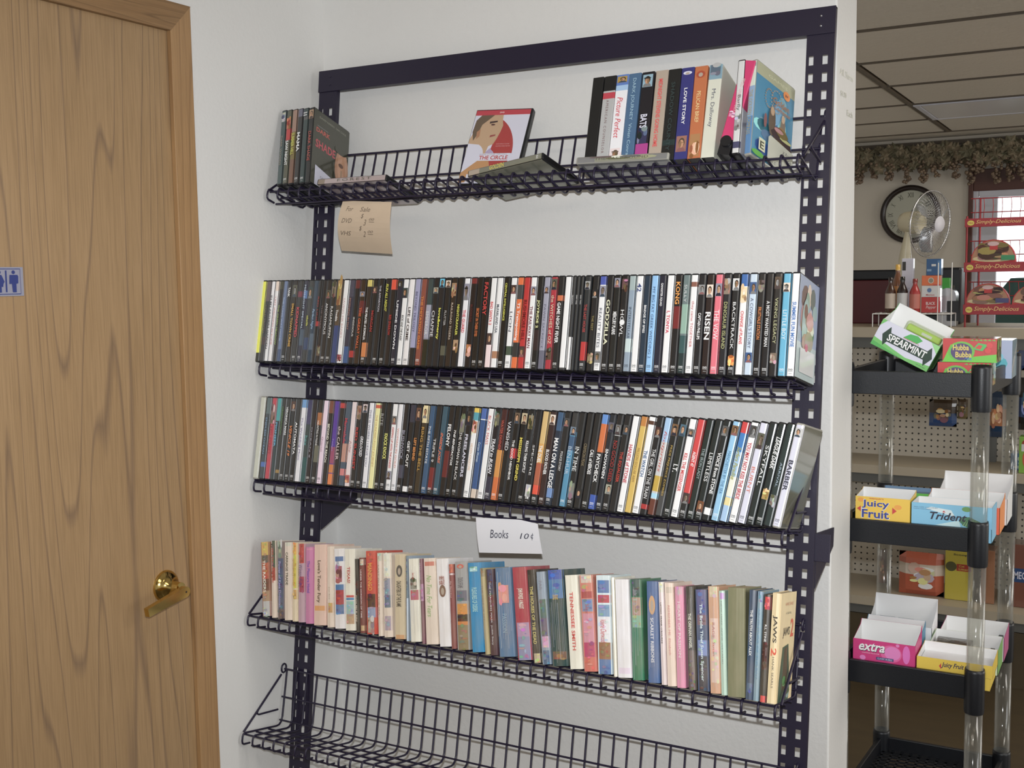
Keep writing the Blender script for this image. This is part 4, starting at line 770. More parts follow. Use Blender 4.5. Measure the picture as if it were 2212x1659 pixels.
# ------------------------------------------------------------------ top shelf
def sp(i, px_t, px_b, a=.1515):  # bottom/top points already in shelf coordinates (x,h)
    (xt, ht), (xb, hb) = px_t, px_b
    return xb, math.atan2(xt-xb, ht-hb)
# left stack of six cases
LEFT6 = [('455', '987', 'DARK WOODS', .35, .75, .4, 'n', 'm.02-.15=999', 'grey spine with faint brown lettering, leftmost of six'),
 ('554', 'eee', 'SAW NIGHT', .42, .76, .6, 'b', 'm.1-.25=b64 .25-.41=b33 D', 'dark spine with red patch and white title, second of six'),
 ('763', 'bb3', 'SUMMER HILL', .32, .62, .7, 'b', '.0-.3=976 .68-1=754', 'brown spine with yellow lettering, third of six'),
 ('333', 'ddd', 'MAMA', .32, .58, .65, 'b', '.0-.1=667 D', 'black spine with white title, fourth of six'),
 ('344', 'bbb', 'II', .05, .1, .8, 'b', '.1-.15=555 D', 'grey spine with white top mark, fifth of six'),
 ('222', 'b43', 'DARK SHADE', .32, .72, .6, 'n', 'f.02-.14=a86', 'black spine with red title and dark portrait cover, sixth of six')]
xL = [ (-0.0203,0.1201), (0.0791,0.1123) ]
tl = (-0.0387,0.1853); bl = (0.0083,-0.0001); br = (0.1037,-0.0021)
lean0 = math.atan2(tl[0]-bl[0], tl[1]-bl[1])
n6 = 6; w6 = (br[0]-bl[0]+.002)/n6
for i, s6 in enumerate(LEFT6):
    t = min(.0150, w6-.0004)
    x = max(bl[0], XC+.02)+w6*(i+.5)
    M4 = item_matrix(1, x, lean0*.6, t, .135, .1515, yaw=0)
    o = make_dvd(M4, t, s6[:8], short('film case, '+s6[8], 'top shelf left'), 'film cases at the left of the top shelf', side='222')
    if i == 5:
        mb = MB(); cv = side_face_canvas(mb, t, .135, .0035, .1865)
        cv.rect(0, 0, 1, 1, '332'); cv.text('DAVID HARRIS  SAM COLE', .15, .91, .75, .025, '887'); cv.rect(.1, .79, .4, .8, '666')
        cv.text('DARK', .08, .71, .38, .06, 'b43', 'b'); cv.text('SHADE', .08, .5, .55, .11, 'b34', 'b')
        cv.ell(.82, .42, .19, .27, 'a75', 16); cv.ell(.84, .45, .14, .22, 'b86', 14); cv.ell(.80, .46, .07, .03, '643', 10); cv.rect(.8, .3, .84, .4, '975'); cv.ell(.8, .2, .08, .02, '843', 8); cv.ell(.78, .66, .18, .06, '332', 12); cv.poly([(.6, .0), (.6, .35), (.7, .2), (.68, 0)], '221')
        cv.poly([(.1, 0), (.72, 0), (.72, .19), (.1, .26)], 'bbc'); cv.text('DVD 3.00', .25, .12, .4, .03, '767')
        mb.build('cover_print', M['gloss'], o)
def flat_case(i, ctr, yaw, spec, label, H=.19, t=.0145, key='case', lift=.0026, z=0, roll=0):
    # lies on its back cover, spine toward the front
    M4 = shelf_matrix(i) @ Matrix.Translation((ctr[0], ctr[1], lift+t/2+z)) @ Matrix.Rotation(yaw, 4, 'Z') @ Matrix.Rotation(-roll, 4, 'Y') @ Matrix.Rotation(-PI/2, 4, 'Y') @ Matrix.Translation((0, 0, -H/2))
    return make_dvd(M4, t, spec, label, 'film cases lying flat on the top shelf', side=spec[0], key=key)
a_ = (0.1168,-0.0017); b_ = (0.2997,0.0039)
flat_case(1, ((a_[0]+b_[0])/2+.004, -.075), 0, ('a99', '554', 'FOREST', .3, .8, .5, 'ns', '.0-.1=876'), 'film case lying flat, pale grey spine, right of the stack on top shelf')
fr_ = (0.6937,0.016)
flat_case(1, (fr_[0]-.095*math.cos(.14)+.0675*math.sin(.14), -.160+.095*math.sin(.14)+.0675*math.cos(.14)), -.14, ('776', 'cb3', 'GOLDEN', .3, .5, .8, 'b', '.0-.15=a98 D'), 'flat askew film case, grey spine with yellow title, before the red and white cover', roll=.085, z=.0075)
flat_case(1, (.86, -.088), .03, ('777', '554', 'THE LAST ROUND', .2, .8, .4, 'n', 'm.2-.8=887'), 'crumpled grey film case lying flat before the tapes', key='case_grey')
# standing case with red and white cover, leaning on the wire back
tlc = (0.4642,0.1682); blc = (0.4636,0.0211); brc = (0.5917,0.0299)
cx = (blc[0]+brc[0])/2-.006; 
ang = .16
M4 = shelf_matrix(1) @ Matrix.Translation((cx, -.078, .003)) @ Matrix.Rotation(-ang, 4, 'X') @ Matrix.Rotation(.09, 4, 'Z')
o = link('dvd_case', MB().mesh('x', M['case'])); mbx = MB(); mbx.rbox(-.0675, .0675, -.0073, .0073, 0, .19, .0022); o.data = mbx.mesh('case', M['case'])
o.matrix_world = M4; tag(o, 'film case facing out, red and white cover with profile portrait, top shelf', 'dvd case')
mb = MB(); cv = Canvas(mb, (-.0655, -.0076, .003), (.129, 0, 0), (0, 0, .184))
cv.rect(0, 0, 1, 1, 'ccd'); cv.rect(0, .93, 1, 1, 'b34'); cv.text('DVD', .44, .955, .08, .02, 'ecc', 'b')
import math as _m
cv.poly([(.42, .40)]+[(.22+.62*math.cos(a), .40+.53*math.sin(a)) for a in [1.05-1.05*k/12 for k in range(13)]], 'a33')
cv.rect(.25, .04, .80, .30, 'a33')
cv.poly([(0, .42), (0, .6), (.06, .74), (.05, .85), (.12, .93), (.52, .93), (.53, .86), (.56, .78), (.54, .7), (.5, .6), (.46, .53), (.38, .5), (.36, .42), (.42, .35), (.2, .33)], 'b97')
cv.poly([(.02, .7), (.04, .86), (.12, .93), (.36, .93), (.26, .86), (.17, .8), (.12, .66), (.07, .58)], '654')
cv.poly([(.1, .7), (.16, .74), (.17, .64), (.12, .6)], 'a75'); cv.poly([(.3, .81), (.44, .83), (.44, .85), (.3, .84)], '433'); cv.ell(.37, .795, .04, .012, '533', 8); cv.poly([(.36, .62), (.46, .64), (.46, .66), (.37, .65)], '944')
cv.poly([(.36, .42), (.42, .47), (.5, .42), (.55, .34), (.36, .34)], 'a9b')
cv.poly([(0, .22)]+[(.1+.22*math.cos(a), .38+.16*math.sin(a)) for a in [-1.1+2.2*k/12 for k in range(13)]]+[(0, .54)], 'ccd'); cv.rect(0, .30, .82, .40, 'ccd')
cv.text('THE CIRCLE', .27, .315, .52, .055, 'b33', 'b'); cv.text('EMMA STONE  TIM HALL', .27, .38, .5, .014, '978'); cv.text('KNOWING IS GOOD', .52, .52, .24, .012, 'daa'); cv.text('KNOWING MORE IS BETTER', .52, .49, .26, .012, 'daa')
cv.poly([(.0, .0), (.0, .14), (.25, .30), (.46, .30), (.5, .22), (.45, .17), (.48, .1), (.46, .06)], 'b85'); cv.rect(.12, .0, .44, .12, 'ccd'); cv.rect(.44, .0, .82, .06, 'ccd')
mb.build('cover_print', M['gloss'], o)
# VHS tapes
def make_vhs(M4, t, spec, label, H=.187, d=.105, side=None, black_bottom=False):
    root = empty('video_tape', None, label, 'video tape', 'video tapes on the top shelf', M4=M4)
    bands, _, _ = parse_art(spec[7]); z0 = .03 if black_bottom else 0
    wrap_mesh(t, d, z0, H, .0012, spec[0], side or spec[0], bands, seg=1, m='card').build('card_sleeve', M['card'], root)
    mb = MB(); mb.box(-t/2+.0008, t/2-.0008, -d/2+.0008, d/2-.001, .001, H-.0015); mb.build('cassette', M['case'], root)
    spine_print(t, d, 0, H, spec, root, M['card'])
    if black_bottom: mb = MB(); mb.lathe([(.0105, 0), (.0105, .004)], 16, T=Matrix.Translation((0, -d/2-.0006, .026)) @ Matrix.Rotation(PI/2, 4, 'X')); mb.build('tape_reel_window', M['case'], root)
    return root
VH = [
 (((0.7764,0.1872), (0.7908,-0.0044)), ((0.7767,0.1851), (0.8037,-0.0042)), ('1a1a1a', '333', '', 0, 0, 0, 'n', '', 'plain black tape box, leftmost of the tapes on top shelf'), None, 1),
 (((0.8064,0.1592), (0.8159,-0.0002)), None, ('1b1b1b', '755', 'AMERICAN COUNSELOR', .28, .88, .25, 'ns', '.17-.98=aaa .19-.26=b34', 'black tape box with silver label and small red square'), None, 0),
 (((0.8278,0.1906), (0.8418,-0.0038)), None, ('dde', 'c23', 'Picture Perfect', .26, .72, .55, 'i', '.0-.12=57b .12-.18=9bd f.02-.09=a83 f.83-.97=dcc .88-.98=dcc', 'white tape box with red script and woman in red'), None, 0),
 (((0.8552,0.1915), (0.8694,-0.0018)), None, ('468', '9bc', 'DARK JOURNEY  Vivien Conrad', .06, .95, .4, 'n', '', 'steel blue tape box with pale lettering'), None, 0),
 (((0.8824,0.1905), (0.897,-0.0018)), None, ('1d1a20', 'ccd', 'BATS', .48, .63, .65, 'b', 'f.03-.17=8ab m.63-.8=335 .8-1=a38', 'black tape box fading to magenta with white title'), None, 0),
 (((0.9122,0.1901), (0.9252,-0.0018)), None, ('a98', 'd44', 'MIDNIGHT STEVENS GOING HOME', .1, .85, .4, 'b', '.93-.95=333', 'grey tan tape box with tall red hand lettering'), None, 0),
 (((0.9394,0.1842), (0.9512,-0.0016)), None, ('1c1c1c', '344', 'SHADOW COUNTY', .15, .9, .35, 'n', '.78-.84=233', 'plain dark tape box with faint lettering'), None, 0),
 (((0.9648,0.19), (0.9768,-0.0006)), None, ('337', 'eef', 'LOVE STORY', .23, .63, .3, 'b', 'o.04-.08=ccd f.75-.92=965', 'royal blue tape box with white title and portrait'), None, 0),
 (((0.9932,0.1916), (1.004,-0.0005)), None, ('b63', 'fc8', 'PELICAN BRIEF', .28, .62, .35, 'n', 'o.05-.13=a42 m.74-.98=a74', 'orange tape box with cream title and two figures'), None, 0),
 (((1.022,0.1941), (1.026,-0.0011)), None, ('ccb', '556', 'Mrs. Dalloway', .27, .68, .45, 'n', '.0-.16=79a m.0-.1=567', 'pale tape box with thin grey title'), None, 0),
]
px_ = -9
for k, (ft, _, sx, _, _) in enumerate(VH):
    (xt, ht), (xb, hb) = ft; lean = math.atan2(xt-xb, ht-hb)
    H = .187 if k != 0 else .2
    lean = max(-.03, min(.12, lean*.8))
    x = xb; 
    t = .0252
    if k == 0: t = .023
    if x-px_ < .0262: x = px_+.0262
    px_ = x
    make_vhs(item_matrix(1, x, lean, t, .105, .147, lift=.0028), t, sx[:8], sx[8])
# leaning pink tape, white case and game case
(xt, ht), (xb, hb) = (1.059,0.1776), (1.051,-0.021)
make_vhs(item_matrix(1, px_+.031, .165, .025, .105, .150, lift=.0028), .025, ('c26', 'caa', 'FRIED GREEN STORY', .2, .55, .3, 'b', 'm.55-.6=d8a'), 'magenta pink tape box leaning right, its black cassette sliding out below', side='c26', black_bottom=True)
gx = (1.11,-0.0043)[0]
o = make_dvd(item_matrix(1, gx-.0235, -.04, .0148, .135, .1515, lift=.0028, yaw=-.02), .0148, ('ccc', '555', 'Barfly', .38, .55, .6, 'n', 'm.6-.75=999 .88-.95=446', ), 'film case, white spine with barcode, between pink tape and blue game case', None, side='99a')
gm = item_matrix(1, gx+.014, -.035, .0150, .135, .1495, lift=.0028, yaw=-.27)
o = make_dvd(gm, .015, ('9bc', 'a95', 'THE GOLDEN COMPASS', .32, .8, .6, 'n', '.0-.27=cdc m.02-.06=888 .27-.6=8ac .6-1=58b'), 'blue game case with airship scene and price card at right of top shelf', None, side='58a', key='case_grey', name='game_case')
mb = MB(); cv = side_face_canvas(mb, .015, .135, .0035, .1865)
cv.rect(0, 0, 1, 1, '48a'); cv.rect(0, .87, 1, 1, 'aa8'); cv.text('GAMES', .3, .92, .5, .03, 'cca'); cv.blot(.0, .1, .6, .4, '69b'); cv.blot(.5, .3, 1, .85, '69b'); cv.ell(.78, .85, .09, .05, 'e83', 14); cv.text('$4', .74, .835, .08, .03, '633', 'b')
for q in range(20): a = 2*PI*q/20; cv.ell(.34+.1*math.cos(a), .69+.1*math.sin(a), .012, .01, 'a86', 6)
for q in range(20): a = 2*PI*q/20; cv.ell(.52+.14*math.cos(a), .70+.12*math.sin(a), .012, .01, 'b97', 6)
cv.text('Golden', .42, .67, .42, .07, 'a75', 'b'); cv.text('Compass', .45, .6, .42, .06, 'a75', 'b')
cv.ell(.42, .46, .09, .16, '654', 12); cv.ell(.42, .57, .05, .05, 'b97', 10); cv.ell(.7, .44, .07, .15, '876', 12); cv.ell(.7, .56, .045, .045, 'ca8', 10); cv.ell(.25, .42, .04, .08, '855', 8)
cv.poly([(.4, .36), (.55, .43), (.9, .36), (.97, .25), (.9, .2), (.5, .28)], '433'); cv.blot(.45, .25, .95, .42, '764')
cv.poly([(.35, .0), (1, .0), (1, .26), (.4, .3), (.35, .27)], 'bba'); cv.text('X Box', .72, .19, .2, .035, '555', 'i'); cv.text('360', .8, .12, .16, .04, '555', 'i'); cv.text('The C', .38, .02, .2, .03, '555', 'i'); cv.rect(.12, .07, .28, .2, 'cca'); cv.text('E', .15, .09, .1, .08, '443', 'b'); cv.ell(.12, .02, .16, .03, '5a3', 12)
mb.build('cover_print', M['gloss'], o)

# ------------------------------------------------------------------ paper notes
def sheet(fn, nu, nv, th=.0003):
    mb = MB(); vs = []
    for k in (0, 1):
        for j in range(nv+1):
            for i in range(nu+1):
                p = Vector(fn(i/nu, j/nv)); p.y += k*th; vs.append(p)
    n1 = (nu+1)*(nv+1); fs = []
    for j in range(nv):
        for i in range(nu):
            a = j*(nu+1)+i; fs.append((a, a+1, a+nu+2, a+nu+1)); fs.append((n1+a+nu+1, n1+a+nu+2, n1+a+1, n1+a))
    for j in range(nv):
        for i in (0, nu):
            a = j*(nu+1)+i; fs.append((a, a+nu+1, n1+a+nu+1, n1+a))
    for i in range(nu):
        for j in (0, nv):
            a = j*(nu+1)+i; fs.append((a, a+1, n1+a+1, n1+a))
    mb.add(vs, fs, (.8, .8, .8), 0, False); return mb
def stroke_text(mb, fn, words, col):
    for (t, u, v, w, h, st) in words:
        g = glyphs(t, st)
        vs = []
        for a, b in g[0]:
            p = Vector(fn(u+a*w, v+b*h)); p.y -= .0006; vs.append(p)
        mb.add(vs, g[1], hexc(col))
def note(name, corners, bulge, curl, m, label, words, col, loc):
    TLc, TRc, BRc, BLc = [Vector(c) for c in corners]
    def fn(u, v):
        p = (BLc*(1-u)+BRc*u)*(1-v)+(TLc*(1-u)+TRc*u)*v
        p = p.copy(); p.y -= bulge*math.sin(PI*v)*(1-.3*u)
        p += curl(u, v)
        return p - o0
    o0 = BLc.copy()
    root = empty(name, o0, label, 'note')
    sheet(fn, 12, 10).build('paper', m, root)
    mb = MB(); stroke_text(mb, fn, words, col); mb.build('handwriting', M['card'], root)
    return root
ynt = -.135
note('price_note', [(0.172,-0.15,1.779), (0.3037,-0.15,1.77), (0.2607,-0.09,1.659), (0.118,-0.09,1.67)], .012, lambda u, v: Vector((-.004*math.sin(PI*v)*(1-u), 0, 0)), M['kraft'],
     'tan price note with three handwritten lines under the top shelf',
     [('For', .12, .80, .14, .09, 'i'), ('Sale', .40, .80, .2, .09, 'i'), ('DVD', .07, .57, .2, .09, 'i'), ('$', .44, .66, .05, .1, 'i'), ('3', .50, .53, .05, .12, 'i'), ('00', .6, .63, .1, .05, 'i'), ('__', .6, .60, .1, .01, 'n'),
      ('VHS', .06, .32, .2, .09, 'i'), ('$', .42, .42, .05, .1, 'i'), ('2', .49, .31, .05, .11, 'i'), ('00', .58, .39, .1, .05, 'i'), ('__', .58, .36, .1, .01, 'n')], '765', None)
note('book_price_card', [(0.5698,-0.26,1.118), (0.7103,-0.26,1.125), (0.7086,-0.235,1.052), (0.561,-0.235,1.039)], .002, lambda u, v: Vector((0, .02*max(0, u-.72)*max(0, v-.45), -.06*max(0, (u-.72))*max(0, v-.55)*1.0)), M['note'],
     'white card reading Books 10 cents hung on the third shelf',
     [('Books', .215, .44, .3, .24, 'i'), ('10', .69, .44, .15, .17, 'i'), ('c', .865, .46, .045, .12, 'i'), ('/', .875, .41, .03, .22, 'n')], '445', None)
# pencilled price on the wall end
mb = MB(); cv = Canvas(mb, (XE+.0005, YE+.02, 1.9), (0, .14, 0), (0, 0, .12)); cv.text('All Shirts', .05, .72, .8, .11, 'ccb'); cv.text('$4.00', .1, .38, .35, .10, 'bba'); cv.text('Each', .5, .12, .35, .10, 'bba')
tag(mb.build('wall_writing', M['card']), 'faint pencilled price handwriting on the white wall end', 'writing')

# ------------------------------------------------------------------ beyond the wall end: plastic shelf unit with gum boxes
PX = ((1.181, .280), (1.457, .280), (1.478, .655), (1.199, .655))
TZ = (1.393, 1.070, .756, .440)
cart = empty('plastic_shelf_unit', ((PX[0][0]+PX[1][0])/2, .467, 0), 'black plastic shelf unit with clear tube posts beyond the white wall end', 'shelving')
cl = cart.location
def lerp(a, b, t): return a+(b-a)*t
for k, z in enumerate(TZ):
    mb = MB()
    P4 = [(p[0]-cl.x, p[1]-cl.y) for p in PX]
    for a, b, out in ((0, 1, (0, -1)), (1, 2, (1, 0)), (2, 3, (0, 1)), (3, 0, (-1, 0))):
        A = Vector((*P4[a], 0)); B = Vector((*P4[b], 0)); d = (B-A).normalized(); nrm = Vector((out[0], out[1], 0))
        T = Matrix(((d.x, nrm.x, 0, A.x), (d.y, nrm.y, 0, A.y), (0, 0, 1, z-.05), (0, 0, 0, 1)))
        mb.rbox(.012, (B-A).length-.012, -.004, .006, 0, .05, .0015, T=T)
    mb.build('tray_rim', M['plastic_black'], cart)
    g = MB(); x0, x1 = P4[0][0]+.006, P4[1][0]+.004; y0, y1 = P4[0][1]+.002, P4[2][1]-.002
    n1 = 13; n2 = 18
    for i in range(n1+1): x = lerp(x0, x1, i/n1); g.box(x-.003, x+.003, y0, y1, z-.036, z-.031)
    for j in range(n2+1): y = lerp(y0, y1, j/n2); g.box(x0, x1, y-.003, y+.003, z-.036, z-.031)
    g.build('tray_grid', M['plastic_black'], cart, 'stuff')
    for (x, y) in P4:
        mb = MB(); mb.lathe([(.0195, z-.078), (.0205, z-.07), (.0205, z+.01), (.0195, z+.017), (.0180, z+.017), (.0180, z+.0)], 24, T=Matrix.Translation((x, y, 0)), cap=False); mb.build('post_collar', M['plastic_black'], cart)
for (x, y) in P4:
    for a, b in ((0, TZ[3]-.07), (TZ[3], TZ[2]-.07), (TZ[2], TZ[1]-.07), (TZ[1], TZ[0]-.07)):
        mb = MB(); z0, z1 = a+.004, b+.004
        mb.lathe([(.0176, z0), (.0176, z1), (.0158, z1), (.0158, z0), (.0176, z0)], 24, T=Matrix.Translation((x, y, 0)), cap=False); mb.build('clear_post', M['glass_tube'], cart)

def open_box(name, label, x0, x1, y0, y1, z0, zf, zb, col, front=None, group=None, T=None, inner='ddd', side=None, cat='box', fill=0, vis=0):
    """display carton: low front, taller back, coloured outside and white inside"""
    ox, oy = (x0+x1)/2, (y0+y1)/2
    M4 = T if T is not None else Matrix.Translation((ox, oy, z0))
    root = empty(name, None, label, cat, group, M4=M4); w = (x1-x0)/2; d = (y1-y0)/2; hf = zf-z0; hb = zb-z0; t = .0009
    mb = MB(); c = hexc(col); ci = hexc(inner)
    mb.box(-w, w, -d, -d+t, 0, hf, c); mb.box(-w, w, d-t, d, 0, hb, c); mb.box(-w, w, -d, d, 0, t, ci)
    for s in (-1, 1):
        xa, xb = (s*w-t, s*w) if s > 0 else (s*w, s*w+t)
        mb.prism([(-d, 0), (d, 0), (d, hb), (d-.012, hf+(hb-hf)*.55), (-d+.01, hf), (-d, hf)], 'x', xa, xb, hexc(side or col))
    e = .0002
    mb.quad((-w+t, -d+t+e, t), (w-t, -d+t+e, t), (w-t, -d+t+e, hf), (-w+t, -d+t+e, hf), ci)
    mb.quad((w-t, d-t-e, t), (-w+t, d-t-e, t), (-w+t, d-t-e, hb), (w-t, d-t-e, hb), ci)
    for s in (-1, 1): mb.add([(s*(w-t-e), -d+t, t), (s*(w-t-e), d-t, t), (s*(w-t-e), d-t, hb-.001), (s*(w-t-e), d-.012, hf+(hb-hf)*.55), (s*(w-t-e), -d+t, hf-.0005)], [(0, 1, 2, 3, 4)], ci)
    if fill: mb.box(-w+.002, w-.002, -d+.002, d-.002, t, fill, ci)
    mb.build('carton', M['card'], root)
    if front:
        mb = MB(); cv = Canvas(mb, (-w, -d-.0002, vis), (2*w, 0, 0), (0, 0, hf-vis)); front(cv); mb.build('front_print', M['card'], root)
    return root
D1, D2, D3 = TZ[0]-.031, TZ[1]-.031, TZ[2]-.031
# spearmint box tipped on its corner
bl = Vector((1.228,0.31,1.45)); br = Vector((1.344,0.31,1.391)); tlv = Vector((1.258,0.31,1.503))
ex = (br-bl).normalized(); ez = Vector((-ex.z, 0, ex.x)); wS = (br-bl).length; hS = .060
T = Matrix(((ex.x, 0, ez.x, 0), (0, 1, 0, 0), (ex.z, 0, ez.z, 0), (0, 0, 0, 1)))
T = Matrix.Translation(bl+ex*wS/2+Vector((0, .045, 0))) @ T
def spear(cv):
    cv.rect(0, 0, 1, 1, 'ccd'); cv.poly([(0, 0), (1, 0), (1, .22), (.6, .1), (0, .3)], '6b5'); cv.poly([(0, .0), (.6, 0), (.0, .16)], '4a4'); cv.poly([(0, .75), (.08, 1), (0, 1)], '6b5'); cv.poly([(.85, 1), (1, .7), (1, 1)], '8c7')
    cv.poly([(.10, .50), (.18, .86), (.22, .66), (.86, .66), (.90, .84), (.98, .48), (.90, .12), (.86, .32), (.22, .32), (.18, .14)], '132')
    cv.text('SPEARMINT', .2, .36, .67, .27, 'eee', 'b'); cv.poly([(.42, .72), (.5, .93), (.62, .98), (.72, .9), (.66, .72)], '3a4'); cv.text("WRIGLEY'S", .42, .69, .28, .04, 'b33', 'b'); cv.text('14 STICKS', .8, .06, .15, .04, '333')
sb = open_box('gum_box', 'green and white spearmint gum box tipped on its corner, top tray', -wS/2, wS/2, -.045, .045, 0, hS, hS+.035, '4a4', spear, T=T)
mb = MB(); cv = Canvas(mb, (-wS/2+.002, .0445-.001, hS-.004), (wS, 0, 0), (0, 0, .03)); 
pk = empty('gum_pack', None, 'lime green gum packs under a clear lid in the tipped spearmint box', 'gum pack', M4=T @ Matrix.Translation((wS*.17, -.012, hS+.002)))
mb = MB(); mb.rbox(-.040, .036, -.012, .012, -.004, .010, .003, hexc('ac3')); mb.build('pack', M['card'], pk)
mb = MB(); mb.rbox(-.044, .044, -.016, .016, -.008, .016, .004); mb.build('clear_lid', clear_mat('clear_lid', (.93, .97, .88), .08, .5), pk)
mb = MB(); cv = Canvas(mb, (-.04, -.0121, -.004), (.076, 0, 0), (0, 0, .014)); cv.rect(.45, .3, .75, .7, 'ccc'); mb.build('pack_print', M['card'], pk)
# two wrapped bubble gum boxes, one on the other
def hubba(cv):
    cv.rect(0, 0, 1, 1, 'c33')
    for q in range(9): a = q*.12; cv.poly([(a-.02, .0), (a+.06, .0), (a+.02, .08+.03*(q % 3)), (a+.03, .12)], '6b3')
    cv.poly([(0, 0), (1, 0), (1, .35), (.5, .22), (.35, .5), (.15, .75), (.06, .3)], '6c2'); cv.ell(.35, .45, .25, .43, '6b3', 20); cv.ell(.35, .44, .20, .36, '547', 20)
    cv.text('Hubba', .19, .50, .3, .24, 'ec4', 'b'); cv.text('Bubba', .24, .20, .3, .24, 'ec4', 'b'); cv.text('MAX', .42, .08, .13, .12, '57c', 'b')
    cv.poly([(.56, .55), (.66, .82), (.84, .75), (.74, .48)], '4b5'); cv.poly([(.6, .6), (.67, .74), (.74, .7), (.7, .55)], 'd33'); cv.ell(.87, .72, .06, .12, 'd33', 10); cv.ell(.84, .5, .06, .12, 'd33', 10)
    for q in range(6): cv.poly([(.5+q*.08, .92), (.56+q*.08, .98), (.58+q*.08, .9)], '6b3')
def closed_box(name, label, x0, x1, y0, y1, z0, z1, col, front=None, right=None, cat='box', group=None, m='gloss', rot=0, top=None):
    ox, oy = (x0+x1)/2, (y0+y1)/2; w, d, h = (x1-x0)/2, (y1-y0)/2, z1-z0
    root = empty(name, None, label, cat, group, M4=Matrix.Translation((ox, oy, z0)) @ Matrix.Rotation(rot, 4, 'Z'))
    mb = MB(); mb.rbox(-w, w, -d, d, 0, h, .0012, hexc(col), seg=1); mb.build('carton', M[m], root)
    mb = MB()
    if front: front(Canvas(mb, (-w, -d-.0002, 0), (2*w, 0, 0), (0, 0, h)))
    if right: right(Canvas(mb, (w+.0002, -d, 0), (0, 2*d, 0), (0, 0, h)))
    if top: top(Canvas(mb, (-w, -d, h+.0002), (2*w, 0, 0), (0, 2*d, 0)))
    if mb.f: mb.build('printed_panel', M[m], root)
    return root
hu = lambda cv: (cv.rect(0, 0, 1, 1, 'b93'), cv.blot(.05, .1, .95, .9, 'c84'), cv.blot(.05, .1, .95, .9, '7a3'))
htop = lambda cv: (cv.rect(0, 0, 1, 1, 'b44'), cv.blot(.05, .1, .95, .9, '9a4'))
closed_box('gum_box', 'red and green bubble gum box, lower of two stacked in the top tray', 1.366, 1.470, .315, .400, D1+.0003, D1+.050, 'c33', hubba, hu, 'box', top=htop)
closed_box('gum_box', 'red and green bubble gum box lying on the other one', 1.375, 1.480, .318, .400, D1+.0506, D1+.100, 'c33', hubba, hu, 'box', top=htop)
closed_box('gum_box', 'pale blue and white box behind the stacked bubble gum', 1.40, 1.49, .53, .63, D1+.0003, D1+.085, '9cd', lambda cv: (cv.rect(0, 0, 1, 1, 'abd'), cv.blot(.1, .1, .9, .9, '6bd')), lambda cv: (cv.rect(0, 0, 1, 1, '9bc'), cv.poly([(0, .1), (1, .8), (1, .95), (0, .3)], 'eee')), top=lambda cv: cv.rect(0, 0, 1, 1, 'a9a'))
# middle tray
def juicy(cv):
    cv.rect(0, 0, 1, 1, 'eb1'); cv.ell(.78, .62, .07, .11, 'e92', 12); cv.ell(.1, .85, .06, .1, 'e92', 12)
    for q, (t, y) in enumerate((('Juicy', .47), ('Fruit', .05))):
        cv.text(t, .11, y-.01, .52, .42, 'eee', 'b'); cv.text(t, .12, y+.01, .5, .38, '349', 'b')
    cv.text("WRIGLEY'S", .25, .90, .27, .06, 'b44', 'b'); cv.poly([(.03, .45), (.1, .32), (.1, .58)], 'c33'); cv.poly([(.76, .45), (.68, .3), (.68, .6)], 'c33')
def trident(cv):
    cv.rect(0, 0, 1, 1, '7bd'); cv.poly([(.18, .75), (.55, .45), (.5, .75), (.25, .85)], 'cde'); cv.poly([(.3, .0), (.6, .3), (.62, .0)], 'bde')
    cv.ell(.7, .3, .1, .2, '586', 14); cv.poly([(.62, .25), (.72, .5), (.86, .3), (.9, .02), (.7, .0), (.64, .1)], '475'); cv.ell(.69, .85, .06, .12, '695', 10)
    for q in range(6): cv.poly([(.64+.035*q, .05), (.65+.035*q, .05), (.70+.02*q, .4)], '9b7')
    cv.text('Trident', .235, .26, .46, .36, '334', 'bi'); cv.poly([(.39, .63), (.41, .72), (.43, .63)], 'c44'); cv.text('90% OFF CALORIES', .03, .78, .3, .04, '457'); cv.text('LOW CALORIES', .03, .7, .22, .04, '457')
yf = .289
open_box('gum_box', 'yellow gum box with blue and white lettering at front of middle tray', 1.206, 1.320, yf, .365, D2, (1.256,0.289,1.118)[2], (1.241,0.365,1.123)[2]+.003, 'eb1', juicy, vis=.030)
open_box('gum_box', 'pale blue open gum box with leaf drawing at front of middle tray', 1.323, 1.482, yf, .375, D2, (1.352,0.289,1.114)[2], (1.338,0.375,1.112)[2], '7bd', trident, vis=.030)
open_box('gum_box', 'orange red open gum box behind the pale blue one', 1.334, 1.488, .378, .480, D2, 1.098, 1.113, 'e51', None, side='e83')
open_box('gum_box', 'green and white open gum box at back of middle tray', 1.345, 1.492, .484, .600, D2, 1.098, 1.135, 'ddd', lambda cv: (cv.rect(0, .15, .94, .85, '285'), cv.poly([(.25, .2), (.33, .6), (.45, .7), (.42, .3)], 'bdb'), cv.ell(.46, .5, .04, .1, 'c44', 8)), side='ddd')
for nm, y0, y1, z1, c, lb in (('gum_tray', .370, .435, 1.080, '7b3', 'bright green edged tray of dark gum packs behind the yellow box'), ('gum_tray', .440, .50, 1.082, '5b3', 'lime green tray of gum packs second behind the yellow box'), ('gum_tray', .505, .585, 1.080, '68a', 'blue tray of gum packs third behind the yellow box')):
    open_box(nm, lb, 1.212, 1.330, y0, y1, D2, z1, z1+.012, c, None, inner=c, side=c)
    for q in range(2):
        pk = empty('gum_pack', None, 'crinkled foil gum packs in the %s, %s' % (lb.split(' tray')[0]+' tray', ('left heap', 'right heap')[q]), 'gum pack', M4=Matrix.Translation((1.243+.055*q, (y0+y1)/2, D2+.001)))
        mb = MB(); mb.rbox(-.026, .026, -(y1-y0)/2+.004, (y1-y0)/2-.004, 0, z1-D2+.002, .002, hexc('445')); mb.build('pack', M['wrap'], pk)
